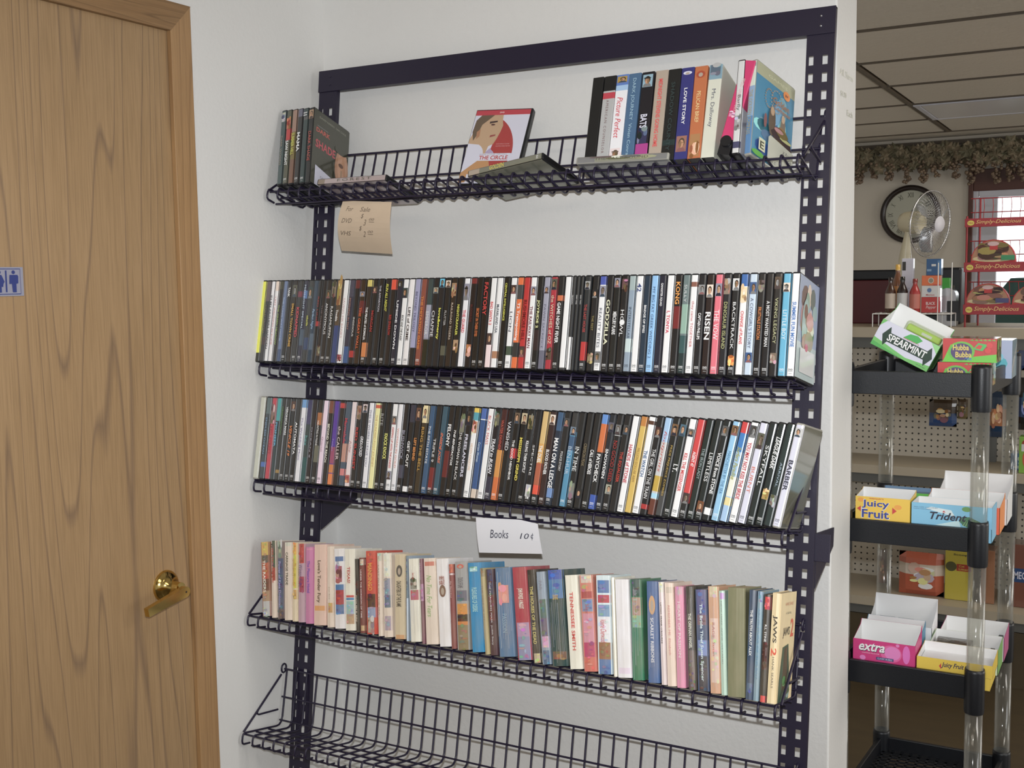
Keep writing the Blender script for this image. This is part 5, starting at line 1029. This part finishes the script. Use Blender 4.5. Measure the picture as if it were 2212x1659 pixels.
# lower tray
def extra(cv):
    cv.rect(0, 0, 1, 1, 'c27'); cv.ell(.62, .45, .17, .42, 'd59', 20); cv.ell(.64, .48, .13, .33, 'd7b', 20); cv.ell(.86, .5, .06, .45, 'd6b', 16); cv.ell(.72, .9, .03, .08, 'd7b', 10); cv.ell(.16, .1, .05, .12, 'd7b', 10)
    cv.text('extra', .10, .42, .42, .42, '223', 'bi'); cv.text('extra', .095, .45, .42, .42, 'eee', 'bi'); cv.text('LASTING FLAVOR', .15, .33, .28, .05, 'ecd'); cv.rect(.38, .08, .66, .22, '447'); cv.text('CLASSIC BUBBLE', .4, .11, .24, .08, 'ccd')
open_box('gum_box', 'magenta gum box with white lettering at front of lower tray', 1.205, 1.336, yf, .372, D3, .800, .822, 'c27', extra, vis=.030)
open_box('gum_box', 'white backed blue edged box of foil gum packs in lower tray', 1.205, 1.332, .376, .445, D3, .795, .812, '48a', None, side='48a')
open_box('gum_box', 'white tall backed gum box farthest left in lower tray', 1.205, 1.345, .450, .53, D3, .795, .842, 'dde', None)
for q in range(4):
    pk = empty('gum_pack', None, 'dark foil gum pack in the lower tray, %s' % ('front left', 'front right', 'rear left', 'rear right')[q], 'gum pack', M4=Matrix.Translation((1.235+.042*(q % 2), .41 if q < 2 else .488, D3+.001)))
    mb = MB(); mb.rbox(-.019, .019, -.028, .028, 0, .066, .002, hexc('556')); mb.build('pack', M['wrap'], pk)
def jf(cv): cv.rect(0, 0, 1, 1, 'db1'); cv.text('Juicy Fruit', .33, .3, .3, .5, '335', 'bi'); cv.poly([(.3, .45), (.33, .7), (.33, .2)], 'c33'); cv.poly([(.68, .45), (.65, .7), (.65, .2)], 'c33')
open_box('gum_tray', 'shallow yellow gum tray, lower of two stacked at front of lower tray', 1.339, 1.486, yf+.002, .39, D3, D3+.026, D3+.026, 'db1', jf, fill=.022)
open_box('gum_tray', 'shallow yellow gum tray stacked on the other one', 1.339, 1.490, yf+.002, .39, D3+.0265, D3+.054, D3+.060, 'db1', jf, fill=.012)
open_box('gum_tray', 'shallow white and green gum tray behind the yellow trays', 1.348, 1.490, .394, .49, D3, D3+.055, D3+.060, 'cdb', None, side='7a5', fill=.02)
mb = MB(); mb.rbox(-.045, .03, -.03, .03, 0, .028, .002, hexc('7b4')); o = mb.build('gum_pack', M['wrap'], None); o.location = (1.40, .442, D3+.021); tag(o, 'lime wrapped gum pack in the white and green tray', 'gum pack')
open_box('gum_tray', 'shallow white and pink gum tray at back of lower tray', 1.355, 1.492, .494, .60, D3, D3+.055, D3+.062, 'dcd', None, side='b58', fill=.015)

# ------------------------------------------------------------------ store gondola behind
GY0, GY1 = 2.45, 2.95; GZ = 1.385
gon = empty('store_shelving', (1.2, 2.7, 0), 'tan metal store shelving with white pegboard back', 'shelving'); G = gon.location
gx0, gx1 = -.2, 2.6
def gbox(nm, m, x0, x1, y0, y1, z0, z1, par=gon, g=G): mb = MB(); mb.box(x0-g.x, x1-g.x, y0-g.y, y1-g.y, z0, z1); return mb.build(nm, m, par)
gbox('top_deck', M['tan'], gx0, gx1, GY0, GY1, GZ-.04, GZ)
gbox('tag_rail', M['tag'], gx0, gx1, GY0+.05, GY0+.06, GZ-.085, GZ-.041)
for z, y0 in ((.83, 2.45), (.30, 2.40)):
    gbox('shelf_deck', M['tan'], gx0, gx1, y0, 2.75, z-.035, z)
    gbox('tag_rail', M['tag'], gx0, gx1, y0+.02, y0+.03, z-.075, z-.036)
gbox('kick_panel', M['floor'], gx0, gx1, 2.43, 2.44, 0, .22)
for xa in (-.18, .52, 1.22, 1.92, 2.58): gbox('slotted_upright', M['tag'], xa-.018, xa+.018, 2.72, 2.745, 0, GZ-.04)
def peg_mat():
    m = bpy.data.materials.new('pegboard'); m.use_nodes = True; nt = m.node_tree; b = nt.nodes['Principled BSDF']; N = nt.nodes.new; L = nt.links.new
    tc = N('ShaderNodeTexCoord'); mp = N('ShaderNodeMapping'); mp.inputs['Scale'].default_value = (39.37, 39.37, 39.37); L(tc.outputs['Object'], mp.inputs[0])
    fr = N('ShaderNodeVectorMath'); fr.operation = 'FRACTION'; L(mp.outputs[0], fr.inputs[0]); sb_ = N('ShaderNodeVectorMath'); sb_.operation = 'SUBTRACT'; sb_.inputs[1].default_value = (.5, 0, .5); L(fr.outputs[0], sb_.inputs[0])
    ml = N('ShaderNodeVectorMath'); ml.operation = 'MULTIPLY'; ml.inputs[1].default_value = (1, 0, 1); L(sb_.outputs[0], ml.inputs[0]); ln = N('ShaderNodeVectorMath'); ln.operation = 'LENGTH'; L(ml.outputs[0], ln.inputs[0])
    lt = N('ShaderNodeMath'); lt.operation = 'LESS_THAN'; lt.inputs[1].default_value = .15; L(ln.outputs['Value'], lt.inputs[0])
    mx = N('ShaderNodeMix'); mx.data_type = 'RGBA'; mx.inputs[6].default_value = (.50, .45, .37, 1); mx.inputs[7].default_value = (.03, .025, .02, 1); L(lt.outputs[0], mx.inputs[0]); L(mx.outputs[2], b.inputs['Base Color'])
    b.inputs['Roughness'].default_value = .6; return m
mb = MB(); mb.box(gx0-G.x, gx1-G.x, 2.745-G.y, 2.755-G.y, 0, GZ-.04); mb.build('pegboard', peg_mat(), gon)

def at(p): return Vector(p)
def hangbag(label, c, w, h, col, art, cat='snack bag', d=.03):
    root = empty('candy_bag', (c[0], c[1], c[2]-h/2), label, cat)
    mb = MB(); nx, nz = 6, 8; vs = []; fs = []
    for s in (-1, 1):
        for j in range(nz+1):
            for i in range(nx+1):
                u, v = i/nx*2-1, j/nz*2-1; b = (1-u**4)*(1-v**4)
                vs.append((u*w/2, s*d/2*b, (v+1)/2*h))
    n1 = (nx+1)*(nz+1)
    for j in range(nz):
        for i in range(nx): a = j*(nx+1)+i; fs.append((a, a+1, a+nx+2, a+nx+1)); fs.append((n1+a, n1+a+nx+1, n1+a+nx+2, n1+a+1))
    for k, f in enumerate(fs):
        zc = sum(vs[q][2] for q in f)/4/h; c_ = col
        for (a, b_, cc) in art:
            if a <= zc <= b_: c_ = cc
        mb.add([vs[q] for q in f], [(0, 1, 2, 3)], hexc(c_), 0, True)
    mb.build('bag', M['gloss'], root)
    mb = MB(); cv = Canvas(mb, (-w*.4, -d/2-.0008, h*.15), (w*.8, 0, 0), (0, 0, h*.7)); cv.blot(.1, .1, .9, .8, art[0][2] if art else '876'); cv.blot(.2, .3, .8, .7, 'b85'); mb.build('bag_print', M['gloss'], root)
    return root
def size(a, b, y): return abs(a[0]-b[0]), abs(a[2]-b[2])
for lab, a, b, y, col, art in (
 ('blue and brown candy bag hanging on the pegboard below the top tray', (0.9963,2.6,1.09), (1.101,2.6,0.9819), 2.6, '247', [(.5, 1, '432')]),
 ('yellow gold candy bag hanging right of the blue and brown one', (1.105,2.6,1.094), (1.142,2.6,1.016), 2.6, '763', [(.6, 1, '543')]),
 ('dark blue candy bag with red and yellow picture, hanging behind the right posts', (1.221,2.6,1.13), (1.283,2.6,0.949), 2.6, '135', [(.3, .65, 'a63')]),
 ('deep blue bag hanging at the right edge below the top deck', (1.261,2.6,1.366), (1.348,2.6,1.216), 2.6, '136', [(.7, .8, '247')]),
 ('black foil bag hanging at the far right', (1.322,2.62,1.186), (1.401,2.62,0.9803), 2.62, '111', [(.3, .6, '247')]),
 ('small brown bag hanging over the low pegboard beside the wall end', (0.804,2.6,0.4536), (0.8399,2.6,0.3097), 2.6, '643', [(.0, .4, '853')])):
    w, h = size(a, b, y); hangbag(lab, ((a[0]+b[0])/2, y, (a[2]+b[2])/2), w, h, col, art)
# goods on the lower decks
def standbag(lab, a, b, y, col, art, cat='snack bag', z=.30): w, h = size(a, b, y); return hangbag(lab, ((a[0]+b[0])/2, y, z+h/2+.001), w, h, col, art, cat, .06)
standbag('orange and white pet treat bag standing on the base deck', (0.9043,2.52,0.447), (1.077,2.52,0.2724), 2.52, 'b53', [(.55, .75, 'cba'), (.2, .3, 'caa')])
closed_box('cat_litter_box', 'yellow carton with red patch beside the orange and white bag', (1.083,2.5,0.4952)[0], (1.186,2.5,0.5061)[0], 2.50, 2.60, .301, (1.083,2.5,0.499)[2], 'ba1', lambda cv: (cv.ell(.22, .68, .2, .1, '553', 14), cv.rect(.42, .6, .95, .74, 'a32'), cv.text('Cat', .5, .68, .2, .04, 'cc4'), cv.text('Litter', .5, .62, .35, .04, 'cc4'), cv.text('Scoopz', .3, .9, .6, .05, '443', 'b')), cat='carton')
closed_box('pet_food_box', 'narrow orange brown carton right of the yellow carton', (1.216,2.5,0.5093)[0], (1.266,2.5,0.5147)[0], 2.50, 2.60, .301, (1.216,2.5,0.513)[2], '964', None, cat='carton')
closed_box('pet_food_box', 'brown carton at right edge on the base deck', (1.326,2.5,0.521)[0], (1.414,2.5,0.5303)[0], 2.50, 2.60, .301, (1.325,2.5,0.5483)[2], '743', lambda cv: (cv.rect(.05, .4, .95, .62, '247'), cv.text('MEOW', .1, .45, .8, .12, 'ccd', 'b')), cat='carton')
closed_box('snack_box', 'blue carton at right edge on the middle deck', (1.308,2.55,0.6739)[0], (1.406,2.55,0.6825)[0], 2.55, 2.62, .831, (1.308,2.55,0.6556)[2]+.24, '37b', lambda cv: cv.blot(.1, .1, .9, .9, '9bd'), cat='carton')
closed_box('snack_box', 'lime green carton with red print at right edge on the middle deck', (1.343,2.48,0.6901)[0], (1.427,2.48,0.6974)[0], 2.48, 2.54, .831, .831+.14, '7a2', lambda cv: (cv.blot(.1, .1, .9, .9, 'b32'), cv.rect(.1, .6, .9, .8, 'ccc')), cat='carton')

# ------------------------------------------------------------------ goods on top of the gondola
Z0 = GZ+.0005
def bx(px0, px1, py0, y): return None
# dark red cooler with black lid
coo = empty('cooler_box', (.86, 2.86, Z0), 'dark red box with black lid beside the white wall end', 'box')
cxa = (0.8211,2.8,1.501); ct = (0.7527,2.8,1.614); cm = (0.7534,2.8,1.571)
mb = MB(); mb.rbox(-.30, cxa[0]-.86, -.06, .06, 0, cm[2]-Z0, .004); mb.build('body', M['brown'] if 0 else mat('dark_red_plastic', (.09, .012, .016), .35), coo)
mb = MB(); mb.rbox(-.305, cxa[0]-.855, -.065, .065, cm[2]-Z0+.0003, ct[2]-Z0, .006); mb.build('lid', M['plastic_black'], coo)
# table fan
FC = Vector((0.9724,2.68,1.797))
fan = empty('table_fan', (FC.x-.06, 2.72, Z0), 'cream and clear table fan turned toward the window', 'fan')
ax = Vector((.90, -.42, -.10)).normalized(); AX = ax.to_track_quat('Z', 'Y').to_matrix().to_4x4(); FL = Matrix.Translation(-fan.location)
TF = FL @ Matrix.Translation(FC) @ AX; R = .133
mb = MB(); mb.lathe([(.018, -.135), (.036, -.13), (.044, -.11), (.047, -.06), (.045, -.045)], 20, T=TF); mb.build('motor_housing', M['cream'], fan)
mb = MB(); mb.tube([(R*math.cos(a), R*math.sin(a), 0) for a in [2*PI*k/40 for k in range(40)]], .0026, 6, closed=True); mb.v = [tuple(TF @ Vector(v)) for v in mb.v]; mb.build('grill_ring', M['silver'], fan)
mb = MB()
for k in range(56):
    a = 2*PI*k/56; c, s = math.cos(a), math.sin(a)
    for sg_, dep in ((1, .045), (-1, -.04)):
        mb.tube([TF @ Vector((r*c, r*s, dep*(1-(r/R)**2)**.5 if r < R else 0)) for r in (.03, .07, .105, .125, R)], .0006, 3)
mb.build('wire_grill', M['silver'], fan, 'stuff')
mb = MB(); mb.lathe([(.0, .050), (.028, .049), (.033, .044)], 20, T=TF, cap=False); mb.build('hub_badge', M['white'], fan)
bm_ = clear_mat('translucent_grey_blade', (.62, .66, .72), .25, .6, .15)
for k in range(3):
    mb = MB(); pts = []; n = 8
    for j in range(n+1):
        r = .02+.095*j/n; w = .75*math.sin(PI*min(1, .25+.65*j/n)); a0 = k*2*PI/3+.5*j/n
        for q in range(5): a = a0-w/2+w*q/4; pts.append(TF @ Vector((r*math.cos(a), r*math.sin(a), -.016+.032*q/4)))
    mb.add(pts, [(j*5+q, j*5+q+1, (j+1)*5+q+1, (j+1)*5+q) for j in range(n) for q in range(4)], (.5, .5, .5), 0, True)
    b_o = mb.build('blade', bm_, fan); sm = b_o.modifiers.new('s', 'SOLIDIFY'); sm.thickness = .0012
nk = Vector((0.8847,2.7,1.769)); nb = Vector((0.8703,2.72,1.656))
mb = MB(); mb.tube([FL @ nk, FL @ ((nk+nb)/2+Vector((-.002, 0, 0))), FL @ nb, FL @ Vector((nb.x-.005, nb.y, Z0+.03))], [.012, .018, .026, .034], 12); mb.build('neck', M['cream'], fan)
mb = MB(); mb.lathe([(.085, .0), (.085, .012), (.06, .028), (.03, .034)], 24, T=FL @ Matrix.Translation((nb.x-.005, nb.y, Z0))); mb.build('base', M['cream'], fan)
# white wire tray carrying condiments
tr0 = (0.7898,2.55,1.466); tr1 = (1.087,2.55,1.462)
wt = empty('wire_tray', ((tr0[0]+tr1[0])/2, 2.55, Z0), 'white wire stand carrying bottles and cartons', 'rack'); hw = (tr1[0]-tr0[0])/2; zt = .052
mb = MB()
for y in (-.06, .06): mb.tube([(-hw, y, zt), (hw, y, zt)], .0022, 6)
for x in (-hw, hw): mb.tube([(x, -.06, zt), (x, .06, zt)], .0022, 6)
mb.build('tray_frame', M['white_card'], wt)
for k in range(14): x = -hw+2*hw*(k+.5)/14; mb = MB(); mb.tube([(x, -.06, zt+.003), (x, .06, zt+.003)], .0014, 5); mb.build('cross_wire', M['white_card'], wt)
for x in (-hw, hw*.66, hw):
    for y in (-.06, .06): mb = MB(); mb.tube([(x, y, 0), (x, y, zt+(.20 if x > -hw and y < 0 else 0))], .0022, 6); mb.build('leg', M['white_card'], wt)
ZT = Z0+zt+.0046
def bottle(lab, px0, px1, py, y, cols, cap, lab_c, kind=0):
    pass
def mkbottle(lab, a, b, y, glass, cap, labelc, txt=''):
    w = abs(b[0]-a[0]); h = a[2]-ZT; r = w/2
    root = empty('sauce_bottle', ((a[0]+b[0])/2, y, ZT), lab, 'bottle')
    mb = MB(); mb.lathe([(r*.9, 0), (r, .003), (r, h*.6), (r*.75, h*.7), (r*.4, h*.82), (r*.4, h*.88)], 16, hexc(glass)); mb.build('body', M['gloss'], root)
    mb = MB(); mb.lathe([(r*.45, h*.881), (r*.45, h), (r*.38, h+.001)], 14, hexc(cap)); mb.build('cap', M['gloss'], root)
    mb = MB(); mb.lathe([(r+.0006, h*.12), (r+.0006, h*.55)], 16, hexc(labelc), cap=False); mb.build('label', M['card'], root)
mkbottle('dark sauce bottle with cream label, leftmost on the wire stand', (0.832,2.52,1.581), (0.8732,2.52,1.581), 2.52, '421', '211', 'ba9')
mkbottle('black sauce bottle with green and white label on the wire stand', (0.8767,2.52,1.584), (0.9192,2.52,1.584), 2.52, '211', '111', 'bbb')
mkbottle('taller amber bottle with yellow cap at the back of the wire stand', (0.8478,2.575,1.633), (0.891,2.575,1.632), 2.575, '742', 'da2', 'b72')
mkbottle('red sauce bottle with yellow and red label on the wire stand', (0.9247,2.52,1.575), (0.9668,2.52,1.574), 2.52, 'a22', '822', 'b65')
def carton(lab, a, b, y, z0, z1, col, fr, d=.05): return closed_box('food_carton', lab, a[0], b[0], y, y+d, z0, z1, col, fr, cat='carton')
ra, rb = (0.9713,2.515,1.47), (1.041,2.515,1.47)
z1_ = (1.006,2.515,1.503)[2]; z2_ = (1.005,2.515,1.548)[2]; z3_ = (1.004,2.515,1.588)[2]; z4_ = (1.003,2.515,1.653)[2]
carton('red pepper carton with white lettering, bottom of the pile on the wire stand', ra, rb, 2.515, ZT, z1_, 'b22', lambda cv: (cv.text('BLACK', .25, .5, .5, .2, 'dcc', 'b'), cv.text('Pepper', .25, .2, .55, .25, 'dcc', 'i')))
carton('white carton with small blue emblem, second up of the pile', ra, rb, 2.515, z1_+.0005, z2_, 'ccc', lambda cv: (cv.ell(.42, .6, .12, .2, '57a', 12), cv.text('Morton', .25, .12, .45, .14, 'b33', 'b')))
carton('orange baking soda carton with round emblem, third up of the pile', ra, rb, 2.515, z2_+.0005, z3_, 'd62', lambda cv: (cv.ell(.5, .5, .16, .3, 'cba', 14), cv.ell(.5, .5, .12, .22, '887', 14), cv.rect(.62, .02, 1, .12, 'c33')))
carton('blue carton on top of the pile beside the fan', ((0.9878,2.515,1.616)), ((1.043,2.515,1.615)), 2.515, z3_+.0005, z4_, '258', lambda cv: (cv.rect(.35, .55, .65, .68, 'ccc'), cv.rect(.05, .25, .35, .38, '79b'), cv.rect(.75, .1, .98, .9, '47a')))
carton('white carton standing behind the bottles below the fan neck', ((0.8796,2.6,1.618)), ((0.9244,2.6,1.617)), 2.60, ZT-.055+.0005, (0.9004,2.6,1.658)[2], 'ccd', lambda cv: (cv.rect(.05, .82, .35, .95, '333'), cv.text('SALT', .3, .5, .4, .06, '99b')), d=.03)
carton('bright green carton before the black appliance', ((1.018,2.74,1.577)), ((1.052,2.74,1.577)), 2.695, Z0, (1.023,2.74,1.577)[2], '2a2', None, d=.03)
bk = empty('black_appliance', ((1.02,2.8,1.577)[0], 2.83, Z0), 'black appliance standing behind the cartons', 'appliance')
mb = MB(); mb.rbox(-.075, .065, -.06, .06, 0, (1.019,2.8,1.619)[2]-Z0, .01); mb.build('housing', M['plastic_black'], bk)
mb = MB(); mb.rbox(-.05, .04, -.0615, -.0601, .08, .16, .0005); mb.build('front_panel', M['wrap'], bk)
ts = empty('toaster', ((1.053,2.64,1.504)[0], 2.645, Z0), 'round topped chrome toaster behind the white wire stand', 'toaster')
mb = MB(); hh = (1.062,2.6,1.537)[2]-Z0; mb.prism([(-.033, 0), (.033, 0)]+[(.033*math.cos(a), hh-.03+.03*math.sin(a)) for a in [PI*k/10 for k in range(11)]], 'y', -.03, .05, smooth=True); mb.build('shell', mat('chrome_shell', (.5, .5, .52), .25, metal=.9), ts)
mb = MB(); mb.rbox(.0, .045, -.033, -.0301, .02, .10, .001); mb.build('front_panel', M['plastic_black'], ts)
# red wire merchandiser with sign bars
RX0 = (1.128,2.5,1.791)[0]; RXR = RX0+.46
rr = empty('wire_merchandiser', ((RX0+RXR)/2, 2.58, Z0), 'red wire food rack with three red sign bars', 'rack'); RL = rr.location
tiers = [((1.237,2.5,1.771)[2], (1.237,2.5,1.804)[2]), ((1.241,2.5,1.599)[2], (1.24,2.5,1.636)[2]), (max(Z0+.001, (1.245,2.5,1.435)[2]), (1.244,2.5,1.474)[2])]
for k, (za, zb) in enumerate(tiers):
    mb = MB(); mb.rbox(RX0-RL.x, RXR-RL.x, 2.5-RL.y, 2.504-RL.y, za-Z0, zb-Z0, .001, hexc('912')); sgn = mb.build('sign_bar', M['card'], rr)
    mb = MB(); cv = Canvas(mb, (RX0-RL.x, 2.4998-RL.y, za-Z0), (.40, 0, 0), (0, 0, zb-za))
    for q in (0, 1): cv.text('Simply-Delicious', .10+q*.62, .25, .40, .55, 'db6', 'i'); cv.ell(.055+q*.6, .48, .032, .3, 'cb3', 14); cv.text('Hot', .035+q*.6, .4, .04, .2, 'a42', 'b')
    mb.build('sign_print', M['card'], rr)
    zz = zb-Z0
    for q in range(14):
        x = RX0+.015+(RXR-RX0-.03)*q/13-RL.x
        mb = MB(); mb.tube([(x, -.078, zz-.02), (x, .07, zz-.02), (x, .085, zz+.02), (x+.004, .07, zz+.05), (x, .085, zz+.085)], .0013, 5); mb.build('rack_wire', M['red'], rr)
    for dz, y in ((.03, .087), (.085, .087), (-.02, .0)):
        mb = MB(); mb.tube([(RX0-RL.x, y, zz+dz), (RXR-RL.x, y, zz+dz)], .002, 6); mb.build('rack_rail', M['red'], rr)
for x in (RX0+.006, RX0+.035, RXR-.006):
    mb = MB(); mb.tube([(x-RL.x, .09 if x > RX0+.01 else -.06, 0), (x-RL.x, .09 if x > RX0+.01 else -.06, tiers[0][1]-Z0+(.085 if x > RX0+.01 else .01))], .004, 6); mb.build('rack_post', M['red'], rr)
def sandwich(lab, x0, x1, y, z0, h, flag):
    root = empty('sandwich_box', ((x0+x1)/2, y+.02, z0), lab, 'box'); w = x1-x0
    n = 14; arc = [(w/2*math.cos(a), h*.22+h*.78*math.sin(a)) for a in [PI*k/n for k in range(n+1)]]
    mb = MB(); mb.prism([(-w/2, 0), (w/2, 0)]+arc, 'y', -.02, .02, hexc('b11')); mb.build('carton', M['card'], root)
    mb = MB(); cv = Canvas(mb, (-w/2, -.0203, 0), (w, 0, 0), (0, 0, h))
    cv.poly([(.02, .24)]+[(.5-.48*math.cos(PI*k/12), .24+.72*math.sin(PI*k/12)) for k in range(13)], 'a75'); cv.ell(.5, .3, .46, .12, 'cb8', 16)
    for q in range(6): cv.blot(.15, .3, .85, .8, rnd.choice(['632', 'a63', '864', '752']))
    cv.rect(.42, .62, .6, .88, 'b22'); cv.ell(.5, .84, .13, .08, 'caa', 14); cv.rect(.68, .24, .98, .42, flag); cv.ell(.12, .12, .06, .07, 'ba4' if flag == '285' else '447', 10)
    mb.build('carton_print', M['card'], root)
s1, s2 = (1.149,2.53,1.638), (1.309,2.53,1.635)
sandwich('arched sandwich carton with green flag on the middle tier', s1[0], s2[0], 2.53, tiers[1][1]-.018, (1.219,2.53,1.723)[2]-tiers[1][1]+.018, '285')
s1, s2 = (1.134,2.53,1.469), (1.292,2.53,1.469)
sandwich('arched sandwich carton with violet flag on the bottom tier', s1[0], s2[0], 2.53, tiers[2][1]-.018, (1.223,2.53,1.555)[2]-tiers[2][1]+.018, '447')
sandwich('arched sandwich carton at right edge on the bottom tier', s2[0]+.008, s2[0]+.2, 2.53, tiers[2][1]-.018, (1.223,2.53,1.555)[2]-tiers[2][1]+.018, '447')

# ------------------------------------------------------------------ far wall: clock, garland, window
ck = (0.4461,5.278,1.964); ck_t = (0.443,5.278,2.145)
rc = ck_t[2]-ck[2]
clk = empty('wall_clock', (ck[0], FAR-.001, ck[2]-rc), 'round wall clock with dark rim and roman numerals behind the fan', 'clock')
TCk = Matrix.Translation((0, 0, rc)) @ Matrix.Rotation(PI/2, 4, 'X')
mb = MB(); mb.lathe([(rc, 0), (rc, .02), (rc*.97, .03), (rc*.9, .034), (rc*.84, .028), (rc*.82, .012)], 48, T=TCk, cap=False); mb.build('rim', mat('dark_clock_rim', (.02, .012, .01), .3), clk)
mb = MB(); mb.lathe([(.001, .012), (rc*.83, .012)], 48, hexc('aa9'), T=TCk, cap=False); mb.build('dial', M['card'], clk)
mb = MB()
for k, t in enumerate(('XII', 'I', 'II', 'III', 'IV', 'V', 'VI', 'VII', 'VIII', 'IX', 'X', 'XI')):
    a = PI/2-2*PI*k/12; g = glyphs(t, 'n'); hgt = rc*.17; wd = rc*.045*max(1.6, len(t)*1.4); q = a-PI/2
    vs = []
    for u, v in g[0]:
        lx, lz = (u-.5)*wd, (v-.5)*hgt
        vs.append((rc*.66*math.cos(a)+lx*math.cos(q)-lz*math.sin(q), -.0125, rc+rc*.66*math.sin(a)+lx*math.sin(q)+lz*math.cos(q)))
    mb.add(vs, g[1], hexc('443'))
mb.build('numerals', M['card'], clk)
for ln_, wd, a in ((rc*.42, .004, PI/2-.55), (rc*.6, .003, PI/2+2.3)):
    mb = MB(); d_ = Vector((math.cos(a), 0, math.sin(a))); pn = Vector((-d_.z, 0, d_.x)); c0 = Vector((0, -.0140, rc)); mb.add([c0-pn*wd, c0+pn*wd, c0+d_*ln_+pn*wd*.3, c0+d_*ln_-pn*wd*.3], [(0, 1, 2, 3)], hexc('222')); mb.build('hand', M['card'], clk)
# garland of vine leaves and grapes
gar = empty('grape_garland', (.9, FAR-.05, 2.2), 'dusty artificial grape vine garland along the wall top', 'garland')
ml = MB(); mg = MB(); g0 = -.1
ico = bmesh.new(); bmesh.ops.create_icosphere(ico, subdivisions=1, radius=1); ico.verts.index_update(); iv = [v.co.copy() for v in ico.verts]; iff = [[v.index for v in f.verts] for f in ico.faces]; ico.free()
clx = g0
while clx < 2.0:
    clx += rnd.uniform(.05, .12); drop = rnd.uniform(.08, .175)
    for q in range(rnd.randint(26, 44)):
        f = rnd.random(); r = rnd.uniform(.010, .013)
        c = Vector((clx+rnd.uniform(-.04, .04)*(1-.6*f)-.9, rnd.uniform(-.05, .0), .09-drop*f+rnd.uniform(-.01, .01)))
        mg.add([c+v*r for v in iv], iff, (.3, .2, .1), 0, True)
for q in range(700):
    c = Vector((rnd.uniform(g0, 2.0)-.9, rnd.uniform(-.06, .02), .035+.135*rnd.random()**.7)); R3 = Matrix.Rotation(rnd.uniform(0, 6.28), 3, 'Y') @ Matrix.Rotation(rnd.uniform(-.7, .7), 3, 'X')
    s = rnd.uniform(.026, .046); pts = []
    for k in range(10): a = 2*PI*k/10; rr_ = s*(1 if k % 2 == 0 else .62); pts.append(c + R3 @ Vector((rr_*math.cos(a), (.006 if k % 2 else -.002), rr_*math.sin(a))))
    ml.add([c]+pts, [(0, 1+k, 1+(k+1) % 10) for k in range(10)])
ml.build('vine_leaves', M['leaf'], gar, 'stuff'); mg.build('grape_clusters', M['grape'], gar, 'stuff')
# window
wn = empty('window_1', ((WX0+WX1)/2, FAR+.05, 0)); wn['kind'] = 'structure'; wl = wn.location
def wb(nm, m, x0, x1, y0, y1, z0, z1, r=.004): mb = MB(); mb.rbox(x0-wl.x, x1-wl.x, y0-wl.y, y1-wl.y, z0, z1, r); return mb.build(nm, m, wn)
cx0 = (0.7848,5.278,1.987)[0]
ctop = (0.9315,5.278,2.219)[2]
wb('window_casing', M['brown'], cx0, WX0+.012, FAR-.02, FAR-.0005, WZ0-.06, ctop); wb('window_casing', M['brown'], WX0+.013, WX1+.06, FAR-.02, FAR-.0005, WZ1-.012, ctop)
wb('window_casing', M['brown'], WX0+.013, WX1+.06, FAR-.02, FAR-.0005, WZ0-.06, WZ0)
gl = (0.9471,5.33,1.983)[0]; gz = (1.008,5.33,2.052)[2]
wb('window_frame', M['white'], WX0+.001, WX0+.04, FAR, FAR+.05, WZ0, WZ1); wb('window_frame', M['white'], WX0+.041, WX1, FAR, FAR+.05, WZ1-.045, WZ1-.0005); wb('window_frame', M['white'], WX0+.041, WX1, FAR, FAR+.05, WZ0+.0005, WZ0+.04)
wb('sash_frame', M['white'], WX0+.041, gl, FAR+.02, FAR+.06, WZ0+.041, WZ1-.046); wb('shade_box', M['white'], WX0+.05, WX1-.01, FAR+.003, FAR+.019, gz, WZ1-.047); 
wb('shade_slot', M['plastic_black'], WX0+.15, WX1-.05, FAR+.001, FAR+.0028, gz+.07, gz+.078, .0005)
wb('window_pane', clear_mat('window_glass', (.97, .98, .98), .02, .3, .02), gl+.001, WX1-.01, FAR+.035, FAR+.039, WZ0+.041, gz+.04, .0005)
mb = MB(); mb.box(-6, 10, FAR+4.0, FAR+4.05, .2, 6); tag(mb.build('outdoor_sky', M['sky']), 'blinding white daylight outside the far window', 'sky')
car = empty('parked_car', (1.9, FAR+2.2, 0), 'dark green parked vehicle seen through the far window', 'car')
mb = MB(); mb.prism([(-1.6, .35), (1.6, .35), (1.6, 1.0), (1.1, 1.08), (.75, 1.52), (-1.0, 1.55), (-1.35, 1.1), (-1.6, 1.0)], 'y', -.8, .8); mb.build('car_body', M['outside_dark'], car)
for x in (-1, 1):
    mb = MB(); mb.lathe([(.33, 0), (.33, .2)], 20, T=Matrix.Translation((x, -.75, .33)) @ Matrix.Rotation(PI/2, 4, 'X')); mb.build('wheel', M['plastic_black'], car)
